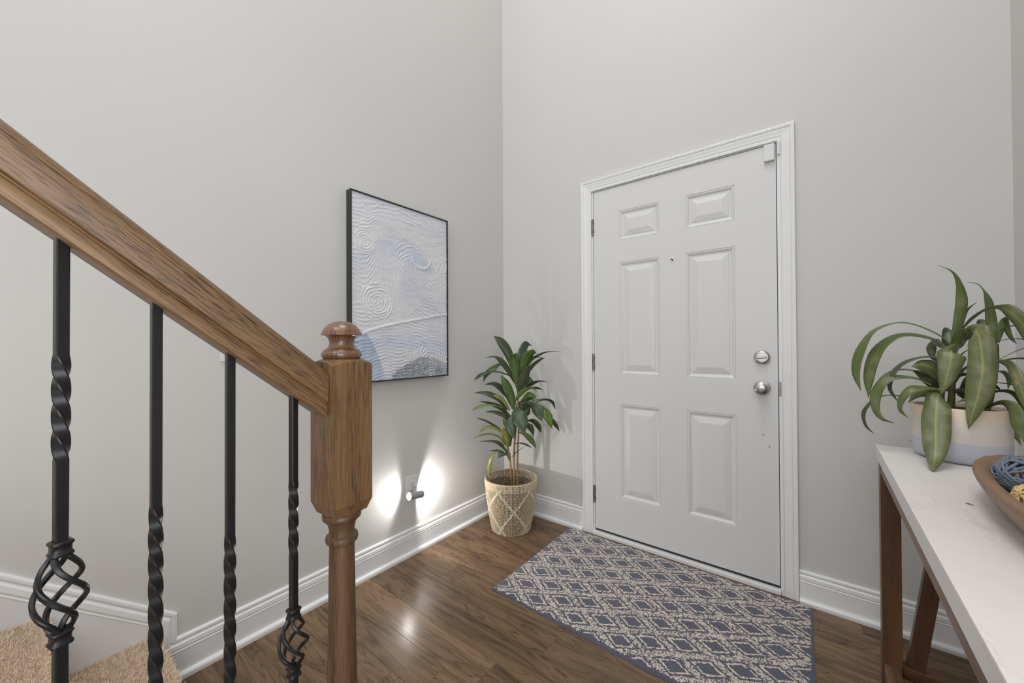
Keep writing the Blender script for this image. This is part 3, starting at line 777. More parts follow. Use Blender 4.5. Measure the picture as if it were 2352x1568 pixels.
# navy binding round the edge (object coordinates are centred on the rug)
RW2, RD2 = .5958, .376
ex_ = M(nt, 'SUBTRACT', RW2, M(nt, 'ABSOLUTE', px_)); ey_ = M(nt, 'SUBTRACT', RD2, M(nt, 'ABSOLUTE', py_))
edge = M(nt, 'MINIMUM', ex_, ey_)
pat = M(nt, 'MULTIPLY', pat, M(nt, 'GREATER_THAN', edge, .011))
navy = MIX(nt, NOISE(nt, pos, 400, 2), (.060, .061, .088), (.125, .128, .170))
cream = MIX(nt, NOISE(nt, pos, 300, 2), (.50, .43, .36), (.72, .65, .57))
setp(b, nt, Base_Color=MIX(nt, pat, navy, cream), Roughness=.95)
b.inputs['Specular IOR Level'].default_value = .15
b.inputs['Sheen Weight'].default_value = .25
BUMP(nt, b, M(nt, 'MULTIPLY', vo.outputs['Distance'], -1.0), .7, .003)
rx, ry = 1.1504, -.4098
gx, gy = 90, 58
vs, fs = [], []
def rz(u, w_):
    e = min(u * 2 * RW2, (1 - u) * 2 * RW2, w_ * 2 * RD2, (1 - w_) * 2 * RD2)
    base = .0105 * min(1, max(0, e / .007)) ** .5 if e > 0 else 0
    return max(.0012, base + .0012 * math.sin(u * 21) * math.sin(w_ * 13 + 1))
for j in range(gy + 1):
    for i in range(gx + 1):
        u, w_ = i / gx, j / gy
        u = u + .0025 * math.sin(w_ * 9) * (u * (1 - u)); 
        wob = .003 * math.sin(u * 8 + .5)
        vs.append(((u - .5) * 2 * RW2 + .002 * math.sin(w_ * 6.), (w_ - .5) * 2 * RD2 + wob * (1 - w_), rz(i / gx, j / gy)))
for j in range(gy):
    for i in range(gx):
        a = j * (gx + 1) + i; fs.append((a, a + 1, a + gx + 2, a + gx + 1))
o = len(vs)
bd = [i for i in range(gx + 1)] + [j * (gx + 1) + gx for j in range(1, gy + 1)] + [gy * (gx + 1) + i for i in range(gx - 1, -1, -1)] + [j * (gx + 1) for j in range(gy - 1, 0, -1)]
vs += [(vs[i][0], vs[i][1], .0004) for i in bd]; nb = len(bd)
for i in range(nb): j = (i + 1) % nb; fs.append((bd[i], bd[j], o + j, o + i))
fs.append(tuple(o + i for i in range(nb)))
rug = mesh('rug', vs, fs, mr, None, True); rug.location = (rx, ry, 0)
tag(rug, 'navy and cream diamond-patterned rug in front of the door', 'rug')

# leaf midribs: (x, y, z, lateral half-width vector) in metres
TABLE_LEAVES=[
('g',[(2.0754,-.4174,1.1317,.0039,.0015,-.0016),(2.089,-.4202,1.1985,.0104,.0018,-.0039),(2.0959,-.4267,1.2706,.0125,.0008,-.0014),(2.0895,-.4305,1.3263,.0064,.0038,.0023),(2.0741,-.4376,1.3593,.0021,.004,.0022),(2.0459,-.442,1.3782,.0002,.0005,.0003)]),
('g',[(2.0746,-.4172,1.1361,.002,.0036,.0019),(2.0501,-.4326,1.1689,.0023,.0074,.0019),(1.9931,-.4515,1.2043,.0029,.0125,.0018),(1.9476,-.4625,1.2091,.0026,.0142,.0025),(1.8976,-.4675,1.1828,-.0012,.0132,.0063),(1.8664,-.4662,1.1157,-.0103,.0084,.0063),(1.8573,-.4643,1.0497,-.0098,.0049,-.0012),(1.8694,-.4668,.991,-.0004,.0003,-.0002)]),
('g',[(2.0545,-.4233,1.1383,.0026,.007,.0024),(2.0311,-.4389,1.1604,.0033,.0117,.0038),(1.9763,-.4582,1.1743,.0032,.0164,.0061),(1.9308,-.4642,1.1525,-.0026,.0148,.0113),(1.9007,-.4631,1.1021,-.0127,.0089,.0092),(1.8885,-.4606,1.0321,-.0123,.0049,.0014),(1.8879,-.4604,.9704,-.0005,.0002,-.0001)]),
('d',[(2.0435,-.4415,1.1046,.0012,.006,.0022),(2.004,-.4537,1.1026,.0018,.0103,.0028),(1.965,-.4661,1.0832,-.0002,.0108,.0056),(1.9418,-.4716,1.0491,-.0045,.0071,.0042),(1.9352,-.4702,1.0082,-.0048,.0043,-.0007),(1.9428,-.4718,.9842,-.0024,.0029,-.0028),(1.9534,-.4739,.9653,-.0003,.0004,-.0004)]),
('g',[(2.0169,-.4462,1.0508,.0011,.0039,.0014),(1.9888,-.4506,1.0623,.0015,.0063,.0014),(1.9569,-.4542,1.0631,.0013,.0079,.0026),(1.9272,-.4583,1.0431,-.0016,.0065,.0053),(1.9048,-.4537,1.007,-.0025,.0027,.0022),(1.8972,-.4521,.9716,-.0004,.0003,.0001)]),
('g',[(2.0281,-.4485,1.0188,.0015,.0048,.0017),(1.996,-.4623,1.0386,.0023,.0093,.0023),(1.9541,-.4741,1.0418,.0018,.0104,.0061),(1.9216,-.4776,1.0261,-.0048,.0086,.0111),(1.903,-.4789,.9842,-.0126,.0051,.0041),(1.9026,-.4788,.9386,-.009,.0038,-.0047),(1.9168,-.4817,.9089,-.0022,.0026,-.0051),(1.9432,-.4872,.8995,0,.0004,-.0005)]),
('g',[(2.0418,-.4615,1.0079,.0016,.0063,.0037),(2.0099,-.4856,1.0123,.0023,.0114,.0054),(1.975,-.4988,1.0048,-.0019,.0109,.0115),(1.9562,-.5,.973,-.0064,.0053,.0041),(1.9545,-.4997,.9423,-.0036,.0026,-.0029),(1.9706,-.503,.9219,-.0002,.0004,-.0004)]),
('d',[(1.9606,-.4448,.9804,.0005,.0023,.0014),(1.9234,-.4575,.9798,.0006,.0037,.0014),(1.8928,-.4614,.9561,-.0017,.0042,.0037),(1.8757,-.4579,.9191,-.005,.0031,.0009),(1.8804,-.4589,.8801,-.0028,.0021,-.0027),(1.8995,-.4628,.8565,-.0002,.0004,-.0005)]),
('l',[(2.0813,-.4186,1.1037,.0049,.0028,.0014),(2.0728,-.4475,1.1248,.0185,.0129,.0174),(2.0656,-.4664,1.1174,-.0242,.0098,.0077),(2.0602,-.4806,1.0842,-.0238,.0049,.0066),(2.0498,-.4887,1.0382,-.015,.0031,.0057),(2.0407,-.4868,.9934,-.0004,.0001,.0001)]),
('l',[(2.0981,-.4221,1.1553,.0057,.0059,-.007),(2.103,-.4639,1.1756,.0082,.0136,-.017),(2.1079,-.4956,1.174,-.0153,.0119,-.0199),(2.1104,-.5165,1.1347,-.0231,.007,-.0062),(2.1101,-.5266,1.0758,-.0265,.0055,.0009),(2.1023,-.5302,1.0127,-.0241,.005,.0062),(2.0909,-.5329,.9569,-.0131,.0027,.0041),(2.0825,-.5312,.9082,-.0004,.0001,.0001)]),
('l',[(2.055,-.4438,.9835,.0076,.0121,.0152),(2.0367,-.4809,.9946,-.015,.0144,.016),(2.0265,-.5145,.9559,-.027,.007,.0001),(2.02,-.5387,.9094,-.0285,.0059,-.0038),(2.0145,-.5682,.8616,-.0252,.0052,-.0036),(2.0054,-.6021,.824,-.0142,.0029,-.0001),(1.9952,-.6347,.8062,-.0023,.002,.0031),(1.9909,-.6164,.8068,.0002,.0003,.0004)]),
('g',[(2.1561,-.434,1.1381,.0042,.0014,.0009),(2.1505,-.4329,1.204,.011,.0017,.002),(2.1436,-.4417,1.2615,.0083,.0029,.0023),(2.1328,-.4497,1.2946,.0024,.0034,.0015),(2.1193,-.4571,1.3136,.0009,.0023,.0013),(2.0996,-.4581,1.3197,.0001,.0006,.0002)]),
('l',[(2.0956,-.4216,1.1832,.0016,.0028,-.0015),(2.1081,-.4548,1.2131,.0033,.0066,-.0037),(2.1291,-.4795,1.2372,.0024,.0079,-.0029),(2.1462,-.4933,1.2411,.0016,.0084,-.0049),(2.1601,-.5063,1.2315,-.0037,.0096,-.0139),(2.1776,-.5201,1.1992,-.0084,.0076,-.0124),(2.1926,-.5232,1.1534,-.0085,.0038,-.0069),(2.2008,-.5249,1.1086,-.0003,.0001,-.0002)]),
('g',[(2.0949,-.4112,1.1813,.0041,.0026,-.002),(2.1076,-.4138,1.2366,.003,.0031,-.002),(2.1185,-.4161,1.2549,.001,.0016,-.0013),(2.1264,-.4177,1.2615,.0002,.0004,-.0004)]),
('d',[(2.0799,-.3979,1.1294,.0056,-.0001,.0017),(2.0804,-.3674,1.1739,.0107,-.0002,.0033),(2.082,-.3473,1.1856,-.0072,.008,.0069),(2.0839,-.317,1.1563,-.0089,.0018,.0022),(2.0805,-.3164,1.1193,-.0007,.0002,.0001)]),
('d',[(2.0685,-.3956,1.1293,.0026,.0026,.0049),(2.0538,-.3619,1.1481,.0022,.01,.0122),(2.0463,-.3502,1.1288,-.0106,.0043,.0033),(2.0491,-.3507,1.1012,-.0056,.0012,-.0037),(2.058,-.3526,1.0854,-.0003,.0001,-.0005)]),
('l',[(2.0564,-.4237,1.0336,.0064,.006,.0069),(2.0314,-.4492,1.069,.0103,.0079,.0192),(2.0022,-.4636,1.0797,.0027,.009,.0134),(1.9836,-.4699,1.0737,0,.0007,.0008)]),
('d',[(2.0523,-.4126,1.0105,.0056,.0031,.0105),(2.0271,-.4381,1.0332,.0082,.0077,.0146),(2.0007,-.453,1.0549,.0039,.0074,.0063),(1.9873,-.4605,1.0614,.0002,.0005,.0004)]),
('d',[(2.1547,-.4031,1.1632,.0068,.0002,.0063),(2.1477,-.371,1.2025,.0078,.0004,.0085),(2.1469,-.3505,1.2078,-.0051,.0054,.0043),(2.1475,-.3404,1.1773,-.0006,.0003,.0001)]),
('g',[(2.1672,-.4057,1.1463,.0047,.0018,-.0018),(2.1801,-.3879,1.1964,.0073,.0014,-.0036),(2.1865,-.379,1.2112,-.0025,.0075,-.0071),(2.1938,-.3703,1.184,-.0055,.0024,-.0037),(2.201,-.3718,1.1586,-.0029,.0014,-.0033),(2.2095,-.3736,1.1418,-.0002,.0002,-.0004)]),
('g',[(2.1607,-.435,1.0952,.0007,.0027,-.0005),(2.1815,-.4393,1.1139,.001,.004,-.0006),(2.2028,-.4437,1.1281,.0012,.0052,-.0011),(2.2234,-.4479,1.1302,.0003,.0041,-.0023),(2.2387,-.4511,1.1071,-.0001,.0003,-.0004)]),
('g',[(2.1606,-.435,1.0911,.0009,.0034,-.002),(2.1786,-.4591,1.0992,.0015,.007,-.0023),(2.1991,-.4735,1.0993,.0008,.007,-.0028),(2.2167,-.4772,1.0769,-.0001,.0004,-.0004)]),
('l',[(2.1521,-.4536,1.0936,.0006,.0052,-.003),(2.1613,-.4964,1.0877,-.0027,.009,-.0088),(2.168,-.5284,1.0514,-.0096,.0044,-.0088),(2.1749,-.54,1.004,-.0088,.0028,-.0054),(2.18,-.5411,.9637,-.0003,.0001,-.0002)]),
('d',[(2.1564,-.4341,1.0315,.0007,.0039,-.0008),(2.1733,-.458,1.0297,.0012,.0072,-.0018),(2.1938,-.4724,1.0194,.0004,.0052,-.0018),(2.2115,-.4761,.9921,-.0001,.0004,-.0003)]),
('g',[(2.1665,-.4055,1.063,.0004,.0029,-.001),(2.1838,-.3887,1.0565,-.0016,.0051,-.005),(2.1936,-.3805,1.0334,-.0044,.0018,-.0017),(2.1909,-.38,1.009,-.0003,.0001,.0001)]),
('d',[(2.1333,-.4293,.9882,.0018,.0042,-.0036),(2.1465,-.4729,1.0082,.0024,.0097,-.004),(2.1652,-.4972,1.0101,.0005,.0107,-.0059),(2.1805,-.5105,.9821,-.0028,.0062,-.0052),(2.1913,-.5128,.9457,-.0002,.0002,-.0003)]),
('g',[(2.131,-.4493,.9574,.0016,.0048,-.0028),(2.1486,-.4938,.981,.0022,.0102,-.0073),(2.1608,-.5218,.9722,-.0061,.0101,-.0126),(2.1679,-.5335,.9349,-.0115,.0051,-.0088),(2.1752,-.535,.8874,-.0003,.0001,-.0002)]),
('g',[(2.2002,-.341,.9197,-.003,.0023,-.003),(2.2177,-.3191,.8754,-.0048,.0023,-.0053),(2.2305,-.3217,.8415,-.0003,.0002,-.0004)]),
('g',[(2.1648,-.4154,1.1483,.0007,.0029,-.0008),(2.1895,-.4103,1.1551,.0009,.0043,-.0009),(2.2134,-.4152,1.1519,.0005,.0036,-.0013),(2.234,-.4195,1.1299,0,.0004,-.0003)]),
('d',[(2.1725,-.4068,1.1794,.0012,.0033,-.0019),(2.1924,-.4007,1.1914,.0012,.0054,-.0014),(2.2167,-.3955,1.1867,.0001,.005,-.0027),(2.2352,-.3993,1.1538,-.0002,.0003,-.0004)]),
('d',[(2.0637,-.415,1.0115,.0027,.0031,-.0038),(2.0849,-.4398,1.0449,.0032,.008,-.0046),(2.1014,-.4534,1.0508,-.0003,.0063,-.0049),(2.1192,-.4571,1.0189,-.0002,.0003,-.0004)]),
('d',[(2.0734,-.417,.9993,.0011,.0055,-.0067),(2.0864,-.4707,1.0056,-.0003,.0068,-.0077),(2.0945,-.4826,.991,-.0038,.0028,.0034),(2.0702,-.4878,.9739,-.0001,.0003,.0005)]),
('g',[(2.0787,-.4181,1.1296,.0049,.0001,-.0041),(2.0873,-.4403,1.1638,.009,.0026,-.0087),(2.0926,-.4618,1.1801,.0029,.0073,-.0063),(2.0957,-.4726,1.1715,-.0001,.0004,-.0003)]),
('g',[(2.0827,-.3985,1.1294,.0046,.0008,-.0084),(2.0987,-.3916,1.1468,.0066,.0012,-.0127),(2.114,-.3743,1.1599,.0038,.0019,-.0063),(2.1245,-.3663,1.1729,.0003,.0001,-.0004)]),
('g',[(2.0893,-.3999,1.0945,.0016,.0029,-.0016),(2.1046,-.403,1.1165,.0016,.0043,-.0015),(2.1182,-.4058,1.1274,.0002,.0005,-.0003)]),
('d',[(2.0806,-.4185,1.0259,.0033,.0019,-.0033),(2.1048,-.4132,1.0696,.0029,.0059,-.0032),(2.1283,-.4079,1.0829,.0002,.0004,-.0005)]),
('d',[(2.0911,-.4206,.9838,.0068,.0003,-.0066),(2.106,-.4441,1.0295,.011,.0041,-.0139),(2.1194,-.4571,1.0478,.0012,.0061,-.0107),(2.1269,-.4586,1.0319,-.0002,.0003,-.0003)]),
('d',[(2.1255,-.4277,.9706,.0044,.0021,-.0034),(2.134,-.4499,1.007,.0062,.0062,-.0073),(2.1466,-.4627,1.0212,.0015,.0076,-.0065),(2.1586,-.4652,1.0103,-.0001,.0004,-.0004)]),
('g',[(2.0499,-.3917,.9772,.0031,.0024,.0078),(2.0263,-.3869,.9929,.0034,.0086,.0157),(2.0063,-.3725,.9807,-.0032,.0069,.0096),(1.9904,-.3692,.9511,-.0003,.0003,.0004)]),
('d',[(2.0692,-.3855,.9958,.0073,-.0002,.0016),(2.0687,-.3752,1.044,.013,-.0002,.0048),(2.0639,-.3538,1.0788,.0086,-.0001,.0045),(2.06,-.3428,1.1104,.0004,.0001,.0002)]),
('d',[(2.039,-.3078,.9384,-.0022,.0021,.0011),(2.0276,-.283,.876,-.0026,.0017,.0012),(2.0144,-.2782,.8223,-.0016,.0007,.0011),(2.0054,-.2764,.8117,-.0002,.0002,.0006)]),
]
FLOOR_LEAVES=[
('d',[(.2942,-.2192,.8744,.0038,.0062,.0013),(.276,-.2335,.9934,.0123,.014,.0052),(.2437,-.2589,1.1006,.0172,.02,.0123),(.2113,-.2845,1.1662,.0095,.0194,.0168),(.1749,-.3131,1.2022,.0004,.0009,.0011)]),
('t',[(.2872,-.1992,.962,.0062,.0101,-.0017),(.29,-.1716,1.0812,.0144,.0239,-.0069),(.3024,-.1364,1.1476,.0021,.0216,-.0167),(.3229,-.1075,1.1382,-.0009,.0008,-.0009)]),
('g',[(.3122,-.2432,.8661,.008,.0063,.0015),(.311,-.2696,.9791,.0199,.0157,.004),(.3074,-.2852,1.0552,.0267,.021,.0035),(.3146,-.2923,1.0874,.0076,.026,.0045),(.3192,-.3077,1.078,-.0012,-.0003,.0007)]),
('g',[(.3062,-.2352,.8649,.0068,.0076,-.0016),(.3265,-.2319,.9775,.0165,.0187,-.0068),(.3604,-.218,1.0598,.0168,.0248,-.0183),(.3985,-.2008,1.0978,-.0031,.0154,-.0151),(.4201,-.1965,1.0892,-.001,.0006,-.0009)]),
('d',[(.313,-.2044,.898,-.001,.0058,-.001),(.351,-.1746,1.0285,-.0007,.014,-.0051),(.4026,-.1339,1.0787,-.0056,.0136,-.0071),(.4495,-.097,1.0992,-.004,.0058,-.0025),(.5057,-.0528,1.1018,-.0005,.0007,-.0003)]),
('d',[(.3189,-.2125,.8932,-.0002,.0056,-.0018),(.3612,-.1792,.9935,.0015,.0157,-.0081),(.408,-.1424,1.0464,-.0023,.0112,-.0069),(.4337,-.1221,1.0611,-.0002,.0007,-.0005)]),
('g',[(.3344,-.213,.9649,-.0004,.0069,-.0026),(.3869,-.1845,1.0534,-.0034,.0103,-.0045),(.4433,-.1528,1.0681,-.0004,.0007,-.0004)]),
('d',[(.3017,-.2388,.8885,.001,.0068,.0027),(.2728,-.287,.9844,.0049,.0154,.0081),(.2472,-.3198,1.0435,.0022,.017,.012),(.2172,-.3561,1.0744,-.0056,.009,.006),(.1671,-.3956,1.0649,-.0005,.0006,.0004)]),
('g',[(.2758,-.2337,.9518,-.002,.0066,.0027),(.2281,-.2967,1.0245,-.0051,.0106,.0061),(.1975,-.3335,1.0048,-.0149,.0055,.0139),(.1648,-.3719,.9677,-.0153,-.0005,.0097),(.1467,-.3862,.9123,-.0008,-.0002,.0003)]),
('d',[(.2849,-.2647,.9484,-.0029,.0058,.0034),(.2333,-.3308,.9796,-.0061,.0091,.0039),(.1896,-.3779,.9807,-.0074,.0076,.006),(.1508,-.4211,.9587,-.0097,.0037,.0092),(.1244,-.4419,.9289,-.0007,.0002,.0005)]),
('d',[(.3122,-.2432,.8485,.0064,.0051,-.0032),(.3474,-.241,.9265,.0223,.0175,-.0115),(.3764,-.2309,.9968,.0096,.0166,-.0082),(.3914,-.2318,1.0176,.0006,.0011,-.0007)]),
('g',[(.3245,-.1699,.8598,.0055,.0063,-.0033),(.3355,-.1486,.9127,.0157,.0123,-.0047),(.3284,-.1414,.9419,.0012,.0009,.0001)]),
('d',[(.3128,-.2046,.8565,-.0015,.0061,-.004),(.3597,-.1677,.8947,-.0024,.0132,-.0127),(.4019,-.1345,.9123,-.0055,.0081,-.0056),(.4439,-.1014,.909,-.0005,.0006,-.0004)]),
('d',[(.3316,-.1898,.8682,-.0031,.0041,-.003),(.383,-.1493,.8708,-.0065,.007,-.008),(.4194,-.1207,.8569,-.0006,.0004,-.0005)]),
('b',[(.3004,-.2525,.7988,.0018,.0061,-.0036),(.3333,-.2521,.8393,.0029,.0137,-.0113),(.3759,-.2313,.8722,-.0037,.0122,-.0109),(.409,-.218,.8761,-.0087,.0075,-.0061),(.427,-.2038,.8529,-.0007,.0001,-.0005)]),
('g',[(.3125,-.2048,.7852,.0027,.0073,-.009),(.3616,-.1916,.8233,.0051,.01,-.0247),(.3916,-.1935,.82,-.0181,-.0051,-.0094),(.3926,-.2054,.7953,-.0013,-.0007,.0003)]),
('g',[(.2887,-.2617,.7432,.0067,.0053,.0019),(.2813,-.2802,.8208,.0216,.017,.008),(.265,-.3058,.9038,.0155,.0178,.0099),(.2423,-.3237,.9563,.0013,.0023,.0013)]),
('d',[(.2472,-.2562,.8035,-.0004,.0069,.0026),(.2229,-.3008,.8773,.0009,.0195,.0122),(.1925,-.3374,.9051,-.0068,.0124,.0115),(.1463,-.3737,.8995,-.0005,.0005,.0006)]),
('d',[(.261,-.2835,.7434,-.0007,.008,.0036),(.2326,-.3313,.811,0,.0147,.0104),(.1936,-.3747,.8446,-.005,.0148,.0137),(.1527,-.4069,.8547,-.0063,.0086,.0075),(.1172,-.4348,.8498,-.0005,.0006,.0004)]),
('y',[(.2764,-.2841,.7392,.0016,.005,.0026),(.2554,-.3134,.7992,.0008,.0121,.007),(.23,-.3461,.8299,-.0016,.0094,.0089),(.2072,-.364,.8358,-.0004,.0006,.0004)]),
('d',[(.2515,-.2528,.6966,.0003,.0075,.0048),(.2224,-.3012,.7537,-.0011,.0141,.0115),(.1782,-.3487,.7821,-.0061,.012,.0088),(.1229,-.3922,.796,-.0004,.0006,.0005)]),
('b',[(.2461,-.3207,.7586,-.0019,.0033,.0021),(.2025,-.3677,.778,-.0045,.006,.0043),(.1501,-.4217,.7685,-.0061,.0042,.0081),(.1115,-.452,.7458,-.0006,.0003,.0006)]),
('d',[(.2684,-.2649,.6827,-.0009,.0065,.0059),(.2396,-.3131,.7161,-.0037,.0123,.011),(.2049,-.3531,.7328,-.0047,.0077,.0074),(.1638,-.3855,.7331,-.0005,.0006,.0004)]),
('t',[(.3072,-.2472,.7606,-.0116,-.0017,-.0003),(.3322,-.2784,.7383,-.0386,-.0087,-.008),(.3567,-.2846,.6961,-.0343,-.027,-.0155),(.3759,-.2822,.6525,-.024,-.0189,-.0092),(.3838,-.276,.6098,-.0007,-.0005,-.0002)]),
('t',[(.2901,-.2734,.7099,-.0104,-.0031,.0043),(.2908,-.2982,.679,-.0209,-.0112,.0009),(.3059,-.2991,.6291,-.0219,-.0172,-.0049),(.3125,-.2939,.5715,-.0007,-.0005,-.0001)]),
('t',[(.3244,-.2209,.7765,-.0054,.0054,-.009),(.3879,-.2091,.775,-.018,.0066,-.021),(.431,-.2006,.7376,-.0304,-.0083,-.0175),(.4544,-.1949,.6761,-.0013,-.0004,-.0005)]),
('b',[(.3592,-.1681,.767,-.0058,.0041,-.0054),(.4215,-.1445,.7463,-.0161,.0047,-.013),(.4568,-.1294,.695,-.0241,-.0095,-.0125),(.4773,-.1133,.6216,-.0007,-.0004,-.0003)]),
('d',[(.3592,-.1681,.773,-.0038,.0059,-.0024),(.4247,-.1165,.7962,-.0073,.01,-.0071),(.462,-.0871,.7811,-.0099,.0024,-.0072),(.4782,-.0744,.7365,-.0008,-.0002,-.0003)]),
('d',[(.3546,-.1717,.7849,-.0026,.0045,-.0029),(.3967,-.1386,.7994,-.0046,.007,-.003),(.4248,-.1165,.8052,-.0005,.0007,-.0003)]),
('d',[(.3985,-.099,.7198,-.005,.001,-.0032),(.4402,-.0534,.6573,-.0109,-.0023,-.0092),(.4591,-.0386,.627,-.0104,-.0026,-.0068),(.4769,-.0245,.5907,-.0008,-.0002,-.0005)]),
('d',[(.3354,-.1868,.6663,-.0026,.0028,-.0045),(.3738,-.1693,.6652,-.0111,.0029,-.0143),(.4048,-.1576,.6346,-.0151,-.004,-.0094),(.4172,-.1479,.5945,-.0007,-.0004,-.0003)]),
('d',[(.3353,-.1869,.6485,-.0066,-.0013,-.0059),(.3608,-.1922,.635,-.0155,-.0075,-.0124),(.3746,-.1814,.6055,-.0111,-.0072,-.0049),(.38,-.1772,.5701,-.0007,-.0005,-.0002)]),
('g',[(.3149,-.2538,.6077,-.0036,.0019,-.0042),(.3565,-.2465,.5976,-.0129,.0045,-.0116),(.394,-.2298,.5651,-.0187,-.0004,-.0125),(.4219,-.2078,.5103,-.0007,-.0002,-.0004)]),
('d',[(.2878,-.2624,.5265,-.0021,.0032,-.0022),(.3321,-.253,.5373,-.0062,.0072,-.0055),(.364,-.2279,.5255,-.0081,.0055,-.0072),(.3913,-.2064,.5061,-.0006,.0004,-.0005)]),
('d',[(.2783,-.2699,.4447,-.0008,.0026,-.001),(.3121,-.256,.4824,-.0023,.0072,-.0032),(.3489,-.227,.5141,-.0003,.0007,-.0004)]),
('d',[(.3029,-.2123,.7259,.0083,.0066,-.0054),(.3171,-.2012,.7614,.022,.0173,-.017),(.3312,-.1901,.7851,.0167,.0131,-.0107),(.3407,-.1826,.8206,.0011,.0009,-.0005)]),
('d',[(.3262,-.1941,.6961,.0087,.0068,-.0045),(.3298,-.1785,.7239,.0178,.014,-.0115),(.3464,-.1655,.7595,.001,.0008,-.0008)]),
('y',[(.2601,-.2842,.5092,.0079,.0062,.0022),(.2551,-.3009,.5761,.0175,.0138,.0045),(.2547,-.3139,.625,.0072,.0123,.0051),(.2456,-.3211,.6309,0,.0009,.0011)]),
('g',[(.2507,-.2534,.5069,.0059,.0066,-.0001),(.251,-.2532,.578,.0144,.0114,.0013),(.2442,-.2586,.6255,.0097,.0109,.003),(.2373,-.264,.6612,.001,.0011,.0003)]),
('y',[(.2355,-.2527,.5996,.0068,.0054,.0021),(.2177,-.2539,.6572,.0132,.0104,.0042),(.2108,-.2594,.6901,.0011,.0009,.0004)]),
('y',[(.2509,-.2914,.5268,0,.0043,.0009),(.2391,-.3134,.5995,-.0006,.008,.0034),(.2,-.357,.637,-.0042,.0086,.0076),(.1656,-.3968,.6337,-.0069,.0036,.0078),(.1382,-.4183,.6039,-.0007,.0002,.0005)]),
('d',[(.2276,-.2717,.5545,-.0009,.0042,.0011),(.1998,-.2935,.614,-.0012,.0101,.0049),(.1533,-.3301,.6559,-.0035,.0087,.0045),(.116,-.3594,.6769,-.0031,.0058,.0035),(.0834,-.3851,.6849,-.0004,.0007,.0004)]),
('y',[(.2423,-.2855,.5183,-.0009,.0041,.0013),(.2189,-.3167,.5739,-.0025,.0071,.0033),(.1795,-.3604,.5942,-.0044,.006,.0034),(.1404,-.4038,.5882,-.0044,.0036,.0045),(.1002,-.4355,.5682,-.0006,.0004,.0005)]),
('d',[(.2662,-.2921,.4769,-.0004,.0053,.0023),(.2407,-.325,.5322,-.0022,.0129,.0074),(.2108,-.3612,.5554,-.0058,.0088,.006),(.1448,-.4131,.5542,-.0005,.0006,.0004)]),
('y',[(.2637,-.2687,.4242,.0033,.0054,.0014),(.2622,-.2825,.4682,.0083,.0095,.0039),(.2509,-.2915,.5034,.0009,.001,.0005)]),
('d',[(.2661,-.2922,.4653,-.0015,.0045,.0034),(.2268,-.3358,.4947,-.005,.0082,.0054),(.1812,-.3718,.4921,-.0005,.0006,.0004)]),
('d',[(.2724,-.3,.474,-.0023,.0029,.0044),(.2423,-.3364,.4772,-.0109,.0029,.014),(.2386,-.352,.4514,-.0008,-.0002,.0003)]),
('y',[(.2314,-.3323,.4946,-.004,.0032,.0026),(.2128,-.3596,.4832,-.0073,.0027,.0038),(.193,-.3752,.4372,-.0132,-.0016,.0039),(.1798,-.3728,.382,-.0132,-.0043,.0011),(.174,-.3647,.3438,-.0061,-.002,-.0006),(.1718,-.3537,.3082,-.0008,-.0003,-.0001)]),
]
# ---------------------------------------------------------------- leaves
def leafmat(name, base, dark, edge, stripe, sw_, brown=0):
    m, nt, b = newmat(name)
    uv = nt.nodes.new('ShaderNodeUVMap').outputs[0]
    sp = nt.nodes.new('ShaderNodeSeparateXYZ'); nt.links.new(uv, sp.inputs[0])
    c = M(nt, 'ABSOLUTE', M(nt, 'SUBTRACT', sp.outputs[0], .5))
    v = OBJ(nt)
    lines = NOISE(nt, VM(nt, 'MULTIPLY', uv, (38, 1.2, 1)), 1, 3, .6)
    cloud = NOISE(nt, v, 26, 3)
    col = MIX(nt, M(nt, 'MULTIPLY', M(nt, 'ADD', lines, cloud), .6, clamp=True), dark, base)
    col = MIX(nt, RAMP(nt, M(nt, 'ADD', cloud, M(nt, 'MULTIPLY', lines, .3)), [(.62, 0.), (.85, .55)]), col, edge)
    st = RAMP(nt, M(nt, 'ADD', c, M(nt, 'MULTIPLY', M(nt, 'SUBTRACT', lines, .5), .10)), [(0, 1.), (sw_, .75), (sw_ * 2.4 + .02, 0.)])
    col = MIX(nt, M(nt, 'MULTIPLY', st, .6), col, stripe)
    if brown:
        sc_ = RAMP(nt, NOISE(nt, v, 48, 2), [(.71, 0.), (.735, 1.)])
        col = MIX(nt, M(nt, 'MULTIPLY', sc_, brown), col, (.36, .20, .10))
    tip = RAMP(nt, sp.outputs[1], [(.975, 0.), (.995, 1.)])
    col = MIX(nt, M(nt, 'MULTIPLY', tip, .8), col, (.10, .05, .02))
    setp(b, nt, Base_Color=col, Roughness=.38)
    b.inputs['Subsurface Weight'].default_value = .0
    BUMP(nt, b, lines, .12, .001)
    return m
LM = {
 'g': leafmat('leaf_green', (.125, .165, .045), (.056, .086, .024), (.21, .20, .13), (.19, .25, .04), .014),
 'l': leafmat('leaf_olive_striped', (.138, .162, .054), (.066, .086, .030), (.26, .235, .155), (.32, .36, .06), .018, .9),
 'd': leafmat('leaf_dark', (.066, .092, .038), (.028, .043, .019), (.15, .145, .10), (.10, .13, .03), .014),
}
